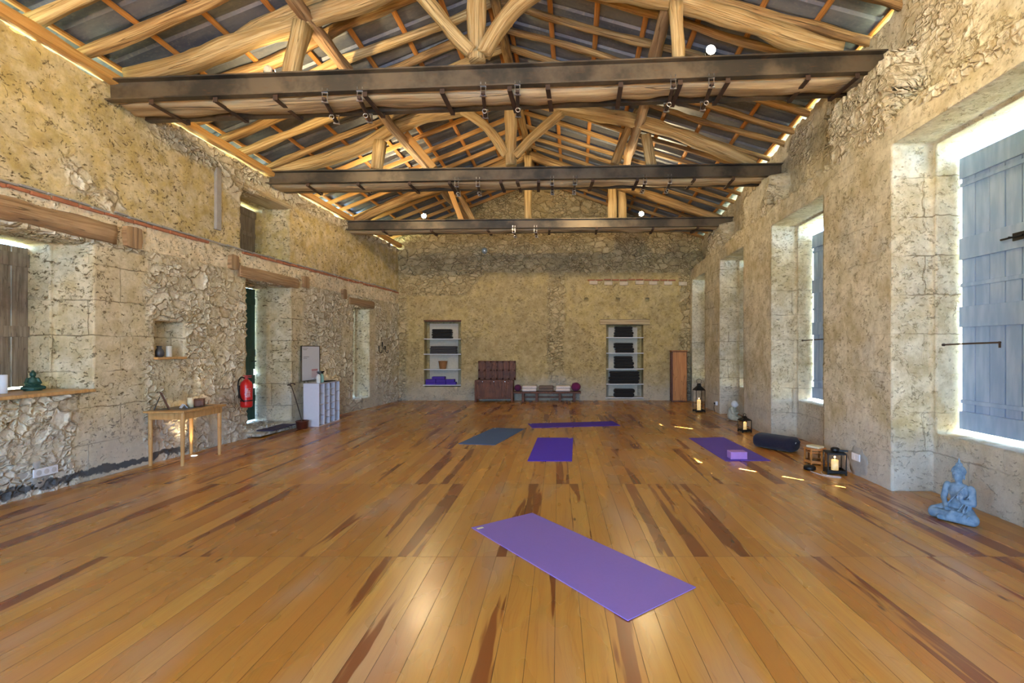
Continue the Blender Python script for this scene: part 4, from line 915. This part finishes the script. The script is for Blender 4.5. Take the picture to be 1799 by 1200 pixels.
# lanterns
M_glass = G('clear_glass').fin((1, 1, 1), .02, Transmission_Weight=1.0, IOR=1.1)
def lantern(name, label, loc, w_, h_, mat, rz, top='hip', ch=.4, glow=3.0, hexa=False, post=.012):
    t = thing(name, label, 'lantern', loc, rz); n = 6 if hexa else 4; r = w_/2*(1 if hexa else math.sqrt(2)); a0 = PI/6 if hexa else PI/4
    P = [(r*math.cos(a0+2*PI*k/n), r*math.sin(a0+2*PI*k/n)) for k in range(n)]; z0, z1 = .035, h_
    bm = B(); prism(bm, [(p[0]*1.06, p[1]*1.06) for p in P], .02, .04); [bx(bm, (p[0]*.95, p[1]*.95, .01), (.02, .02, .02)) for p in P]; obj('base', bm, mat, t, bevel=.003)
    for p in P: bm = B(); bx(bm, (p[0]*.96, p[1]*.96, (z0+z1)/2), (post, post, z1-z0)); obj('post', bm, mat, t)
    bm = B()
    for k in range(n):
        p, q = P[k], P[(k+1) % n]; mx, my = (p[0]+q[0])/2*.96, (p[1]+q[1])/2*.96; an = math.atan2(q[1]-p[1], q[0]-p[0]); L = math.dist(p, q)*.96
        bx(bm, (mx, my, z1-.006), (L, post*.8, .014), an); bx(bm, (mx, my, z0+.012), (L, post*.8, .012), an)
        if hexa: bx(bm, (mx, my, z1-.04), (L, post*.6, .008), an)
    obj('top_frame', bm, mat, t)
    bm = B()
    for k in range(n):
        p, q = P[k], P[(k+1) % n]; an = math.atan2(q[1]-p[1], q[0]-p[0]); bx(bm, ((p[0]+q[0])/2*.94, (p[1]+q[1])/2*.94, (z0+z1)/2), (math.dist(p, q)*.86, .002, z1-z0-.03), an)
    obj('glass', bm, M_glass, t)
    if top == 'hip':
        bm = B(); lathe(bm, [(r*1.02, z1), (r*.35, z1+.05*h_/.3), (r*.35, z1+.07*h_/.3), (r*.2, z1+.085*h_/.3)], seg=4); bmesh.ops.rotate(bm, verts=bm.verts, matrix=Matrix.Rotation(PI/4, 3, 'Z')); obj('roof', bm, mat, t)
        bm = B(); rr = .045*h_/.4; tube(bm, [(rr*math.cos(q), 0, z1+.085*h_/.3+rr*.8+rr*math.sin(q)) for q in [k*PI/6 for k in range(13)]], .005, 6, 2); obj('ring_handle', bm, mat, t)
    elif top == 'flat':
        bm = B(); prism(bm, [(p[0]*1.0, p[1]*1.0) for p in P], z1, z1+.006); obj('roof', bm, mat, t)
    else:
        bm = B(); prism(bm, [(p[0]*1.04, p[1]*1.04) for p in P], z1, z1+.012); obj('roof', bm, mat, t, bevel=.003)
    if ch:
        c = thing('pillar_candle', 'glowing pillar candle inside the '+label.split(' standing')[0].split(' on the floor')[0], 'candle', (loc[0], loc[1], loc[2]+.041))
        ww = min(.045, w_*.2); bm = B(); lathe(bm, [(ww, 0), (ww, ch), (ww*.85, ch-.004), (.004, ch-.012)], seg=24); g = G('lit_wax'); z = g.sep(g.P())[2]
        obj('wax', bm, g.fin((.85, .68, .38), .5, Emission_Color=(1, .62, .2), Emission_Strength=.30), c, smooth=True)
        bm = B(); lathe(bm, [(.002, ch-.005), (.004, ch+.004), (.0025, ch+.011), (.0005, ch+.016)], seg=10); obj('flame', bm, emit('flame', (1, .65, .2), 3), c, smooth=True)
        lamp_light('candle_glow', 'POINT', (loc[0], loc[1], loc[2]+.045+ch+.03), None, glow, (1, .55, .2), .01)
    return t
lantern('lantern', 'tall black lantern standing by the far right pier', (3.30, 11.78, 0), .22, .52, M_black, .1, 'hip', .24, 2.0)
lantern('lantern', 'small black lantern standing by the second pier', (3.33, 8.98, 0), .17, .22, M_black, .15, 'hip', .13, 2.0)
lantern('lantern', 'wooden hexagonal lantern standing by the nearest pier', (3.33, 6.52, 0), .25, .20, M_cab, .2, 'slab', 0, 0, True, .016)
lantern('lantern', 'square black framed lantern standing nearest the wall socket', (3.31, 6.02, 0), .20, .25, M_black, -.25, 'flat', .12, 2.5)
bm = B(); rbox(bm, (3.32, 6.50, .226), (.12, .17, .026), .004, .5, 2); tag(obj('folded_paper', bm, M_candle), 'cream folded paper on top of the wooden lantern', 'paper')
bm = B(); lathe(bm, [(.04, 0), (.05, .01), (.048, .035), (.03, .045)], (3.33, 6.05, .258)); bx(bm, (3.40, 6.0, .272), (.10, .03, .018), -.5); tag(obj('torch', bm, M_black, smooth=False), 'small black device on the square lantern', 'device')
t = thing('speaker_puck', 'round black speaker on the floor before the wooden lantern', 'speaker', (3.10, 6.20, 0)); bm = B(); lathe(bm, [(.062, 0), (.07, .01), (.068, .04), (.05, .052), (.02, .055)]); obj('body', bm, M_black, t, smooth=True)
bm = B(); tube(bm, [(3.06, 6.10, .008), (3.09, 5.96, .005), (3.14, 5.85, .005), (3.24, 5.79, .005), (3.27, 5.83, .005), (3.20, 5.87, .006), (3.14, 5.93, .005), (3.15, 6.02, .005), (3.19, 6.10, .006)], .0035, 6); tag(obj('charging_cable', bm, M_white, smooth=True), 'thin white cable curling on the floor by the lanterns', 'cable')
t = thing('wall_socket', 'white wall socket low on the nearest pier', 'socket', (xr(5.9)-.018, 5.9, .22)); bm = B(); rbox(bm, (0, 0, 0), (.014, .16, .085), .005, 0, 2); obj('plate', bm, M_white, t); bm = B(); [cyl(bm, (-.006, k, 0), (-.0095, k, 0), .025) for k in (-.035, .035)]; obj('outlet', bm, M_white, t)
bm = B(); sph(bm, (xr(5.9)+.03, 5.93, .18), .05, (.75, 4.6, 4.4), 24); [setattr(v, 'co', v.co+Vector((0, v.co.y-5.93, v.co.z-.18))*.9*noise.noise(v.co*8)) for v in bm.verts]; struct(obj('trim_7', bm, M_cement, smooth=True))
t = thing('wall_socket', 'small grey socket with plug behind the tall lantern', 'socket', (xr(11.6)-.03, 11.62, .22)); bm = B(); rbox(bm, (0, 0, 0), (.05, .09, .09), .006, 0, 2); obj('plate', bm, M_white, t); bm = B(); tube(bm, [(-.03, 0, -.02), (-.05, 0, -.1), (-.02, .02, -.2)], .006, 6); bx(bm, (-.035, 0, .0), (.03, .04, .04)); obj('plug', bm, M_black, t)

# ------------------------------------------------------------------ statues (one continuous body each)
def remeshed(o, vox, it=3):
    r = o.modifiers.new('remesh', 'REMESH'); r.mode = 'VOXEL'; r.voxel_size = vox; r.use_smooth_shade = True
    s = o.modifiers.new('smooth', 'SMOOTH'); s.iterations = it; s.factor = .5
def stone_blue(name, c1, c2):
    g = G(name); a = g.noise(g.P(), 18, 5); g.bump(g.noise(g.P(), 90, 4), .002); return g.fin(g.mix(g.ss(a, .35, .65), c1, c2), .8)
M_bud = stone_blue('blue_grey_stone', (.13, .22, .33), (.22, .32, .43))
t = thing('buddha_statue', 'blue grey stone buddha seated cross legged on the floor', 'statue', (3.50, 4.40, 0), 0)
t.rotation_euler = (0, 0, -1.12); t.scale = (.80, .86, .97)
# local frame: faces -Y, +X is its left hand (picture right)
bm = B()
sph(bm, (0, .02, .10), .1, (1.05, .85, .75)); sph(bm, (0, .02, .17), .085, (1.0, .75, 1.1)); sph(bm, (0, .015, .25), .092, (1.18, .70, .82)); sph(bm, (0, .012, .295), .07, (1.45, .68, .5))
cyl(bm, (0, .01, .30), (0, 0, .36), .033, .03); 
sph(bm, (0, -.008, .405), .056, (.92, 1.0, 1.18), 24); sph(bm, (0, -.02, .375), .036, (1, .9, .9))
sph(bm, (0, -.066, .397), .010, (.8, 1, 1.6), 12); sph(bm, (0, -.060, .378), .010, (1.5, .7, .5), 12); sph(bm, (0, -.058, .370), .009, (1.3, .8, .5), 12)
for s in (-1, 1):
    sph(bm, (s*.021, -.055, .410), .0095, (1.4, .6, .6), 12); sph(bm, (s*.021, -.057, .423), .010, (1.5, .5, .4), 12)
    sph(bm, (s*.056, .0, .40), .012, (.5, .8, 1.9), 12); sph(bm, (s*.057, .002, .375), .009, (.6, .8, 1.6), 12)
    sph(bm, (s*.11, .01, .285), .040, (1, .9, 1)); 
    cap(bm, (s*.07, -.0, .085), (s*.185, -.10, .052), .066, .050)                      # thigh
    sph(bm, (s*.19, -.10, .05), .050)
# lower legs crossed in front
cap(bm, (.19, -.115, .045), (.0, -.175, .045), .046, .036); cap(bm, (-.19, -.115, .045), (.02, -.165, .06), .046, .036)
cap(bm, (-.02, -.175, .035), (-.09, -.185, .03), .028, .022); cap(bm, (.02, -.155, .085), (.10, -.145, .085), .026, .020)
sph(bm, (0, -.08, .06), .09, (1.5, 1, .55))
# right arm (picture left) down to the lap, left arm raised to the chest
cap(bm, (-.118, .01, .28), (-.145, -.0, .175), .034, .029); cap(bm, (-.145, 0, .175), (-.07, -.10, .118), .028, .021)
cap(bm, (.118, .01, .28), (.145, -.02, .175), .036, .031); cap(bm, (.145, -.02, .175), (.085, -.095, .19), .028, .020)
sph(bm, (-.05, -.12, .112), .026, (1.2, 1, .5)); sph(bm, (.075, -.105, .212), .024, (.9, .6, 1.2))
for k in range(5):
    cap(bm, (-.035+.004*k, -.135+.011*k, .112), (.012-.006*abs(k-2), -.140+.011*k, .110), .0062, .005, 8)
    ang = -.5+.22*k; cap(bm, (.075+.010*(k-2), -.108, .228), (.075+.016*(k-2), -.112, .268-.006*abs(k-2)), .0062, .005, 8)
cap(bm, (.052, -.11, .205), (.04, -.118, .228), .007, .0055, 8)
# robe folds
tube(bm, [(.085, -.048, .315), (.03, -.062, .25), (-.035, -.072, .18), (-.075, -.075, .12)], .0075, 8); 
for k in range(5): tube(bm, [(.13+.004*k, -.01-.01*k, .27-.03*k), (.10+.01*k, -.06, .20-.025*k), (.06+.03*k, -.10, .12-.015*k)], .006, 8)
for k in range(4): tube(bm, [(.04+.04*k, -.20+.012*k, .06), (.05+.04*k, -.15, .10-.006*k), (.06+.035*k, -.09, .115-.012*k)], .0055, 8)
for v in bm.verts: v.co.z = max(v.co.z, .001)
body = obj('body', bm, M_bud, t, smooth=True); remeshed(body, .0045, 2)
bm = B(); sph(bm, (0, .006, .425), .060, (1.0, 1.06, .98), 24); sph(bm, (0, .01, .487), .028, (1, 1, .9), 16)
for k in range(260):
    ph = math.acos(1-1.0*(k+.5)/260); th = k*2.39996
    d = Vector((math.sin(ph)*math.cos(th), math.sin(ph)*math.sin(th), math.cos(ph)))
    if d.y < -.72 and d.z < .60: continue
    sph(bm, Vector((0, .006, .425))+Vector((d.x*.060, d.y*.064, d.z*.059)), .0068, seg=8)
for k in range(40):
    ph = math.acos(1-(k+.5)/40); th = k*2.39996; d = Vector((math.sin(ph)*math.cos(th), math.sin(ph)*math.sin(th), math.cos(ph)*.9)); sph(bm, Vector((0, .01, .487))+d*.028, .0055, seg=8)
lathe(bm, [(.014, .508), (.012, .522), (.004, .55), (.001, .556)], (0, .01, 0), 12)
for v in bm.verts:
    if v.co.z < .385 and v.co.y < 0: v.co.z = .385
obj('hair', bm, M_bud, t, smooth=True)
# small seated figure
t = thing('monk_statue', 'small pale stone figure sitting with bowed head beside the third window', 'statue', (3.62, 10.42, 0), 1.0)
bm = B(); sph(bm, (0, .01, .10), .115, (1.05, .95, .85)); sph(bm, (0, .02, .19), .095, (1.0, .85, 1.0)); sph(bm, (0, .0, .25), .075, (1.1, .8, .7))
for s in (-1, 1): cap(bm, (s*.09, 0, .26), (s*.11, -.03, .17), .035, .03); cap(bm, (s*.11, -.03, .17), (s*.03, -.10, .16), .028, .02); cap(bm, (s*.07, 0, .06), (s*.10, -.12, .045), .055, .045); cap(bm, (s*.10, -.12, .045), (0, -.15, .035), .04, .03)
for k in range(4): cap(bm, (-.02+.012*k, -.105, .165), (-.02+.012*k, -.125, .185), .007, .006, 8)
for v in bm.verts: v.co.z = max(v.co.z, .001)
o = obj('body', bm, stone_blue('pale_green_stone', (.42, .42, .34), (.56, .55, .46)), t, smooth=True); remeshed(o, .006, 3)
bm = B(); sph(bm, (0, -.035, .335), .07, (.92, 1, 1.05), 24); sph(bm, (0, -.105, .325), .012, (.8, 1, 1.4), 10); sph(bm, (0, -.098, .303), .011, (1.5, .7, .5), 10); cyl(bm, (0, 0, .26), (0, -.02, .31), .035)
for s in (-1, 1): sph(bm, (s*.066, -.03, .33), .016, (.5, .8, 1.4), 10); sph(bm, (s*.025, -.098, .342), .010, (1.5, .5, .5), 10)
o = obj('head', bm, stone_blue('white_stone', (.66, .65, .66), (.76, .75, .75)), t, smooth=True); remeshed(o, .005, 2)

t = thing('pillar_candle', 'white pillar candle on the near left window sill', 'candle', (-5.62, 5.10, 1.036))
bm = B(); lathe(bm, [(.034, 0), (.036, .004), (.036, .185), (.032, .19), (.004, .182)], seg=24); obj('wax', bm, M_white, t, smooth=True); bm = B(); cyl(bm, (0, 0, .18), (0, 0, .20), .0015, seg=6); obj('wick', bm, M_black, t)
t = thing('seated_figurine', 'small dark green seated figurine on the near left window sill', 'figurine', (-5.70, 5.47, 1.036), .9)
bm = B(); cyl(bm, (0, 0, .0), (0, 0, .018), .075); sph(bm, (0, .005, .055), .05, (1.25, .9, .8)); sph(bm, (0, .01, .105), .04, (1.1, .8, 1.1)); sph(bm, (0, 0, .175), .030, (.9, 1, 1.15)); cyl(bm, (0, 0, .13), (0, 0, .16), .016); sph(bm, (0, .003, .207), .014)
for q in (-1, 1): cap(bm, (q*.04, 0, .125), (q*.058, -.01, .08), .016, .013, 10); cap(bm, (q*.058, -.01, .08), (q*.015, -.045, .065), .013, .010, 10); cap(bm, (q*.03, 0, .04), (q*.08, -.04, .03), .026, .020, 10); cap(bm, (q*.08, -.04, .03), (0, -.065, .028), .018, .013, 10)
o = obj('body', bm, plain('green_bronze', (.02, .07, .05), .45, .3), t, smooth=True); remeshed(o, .004, 2)
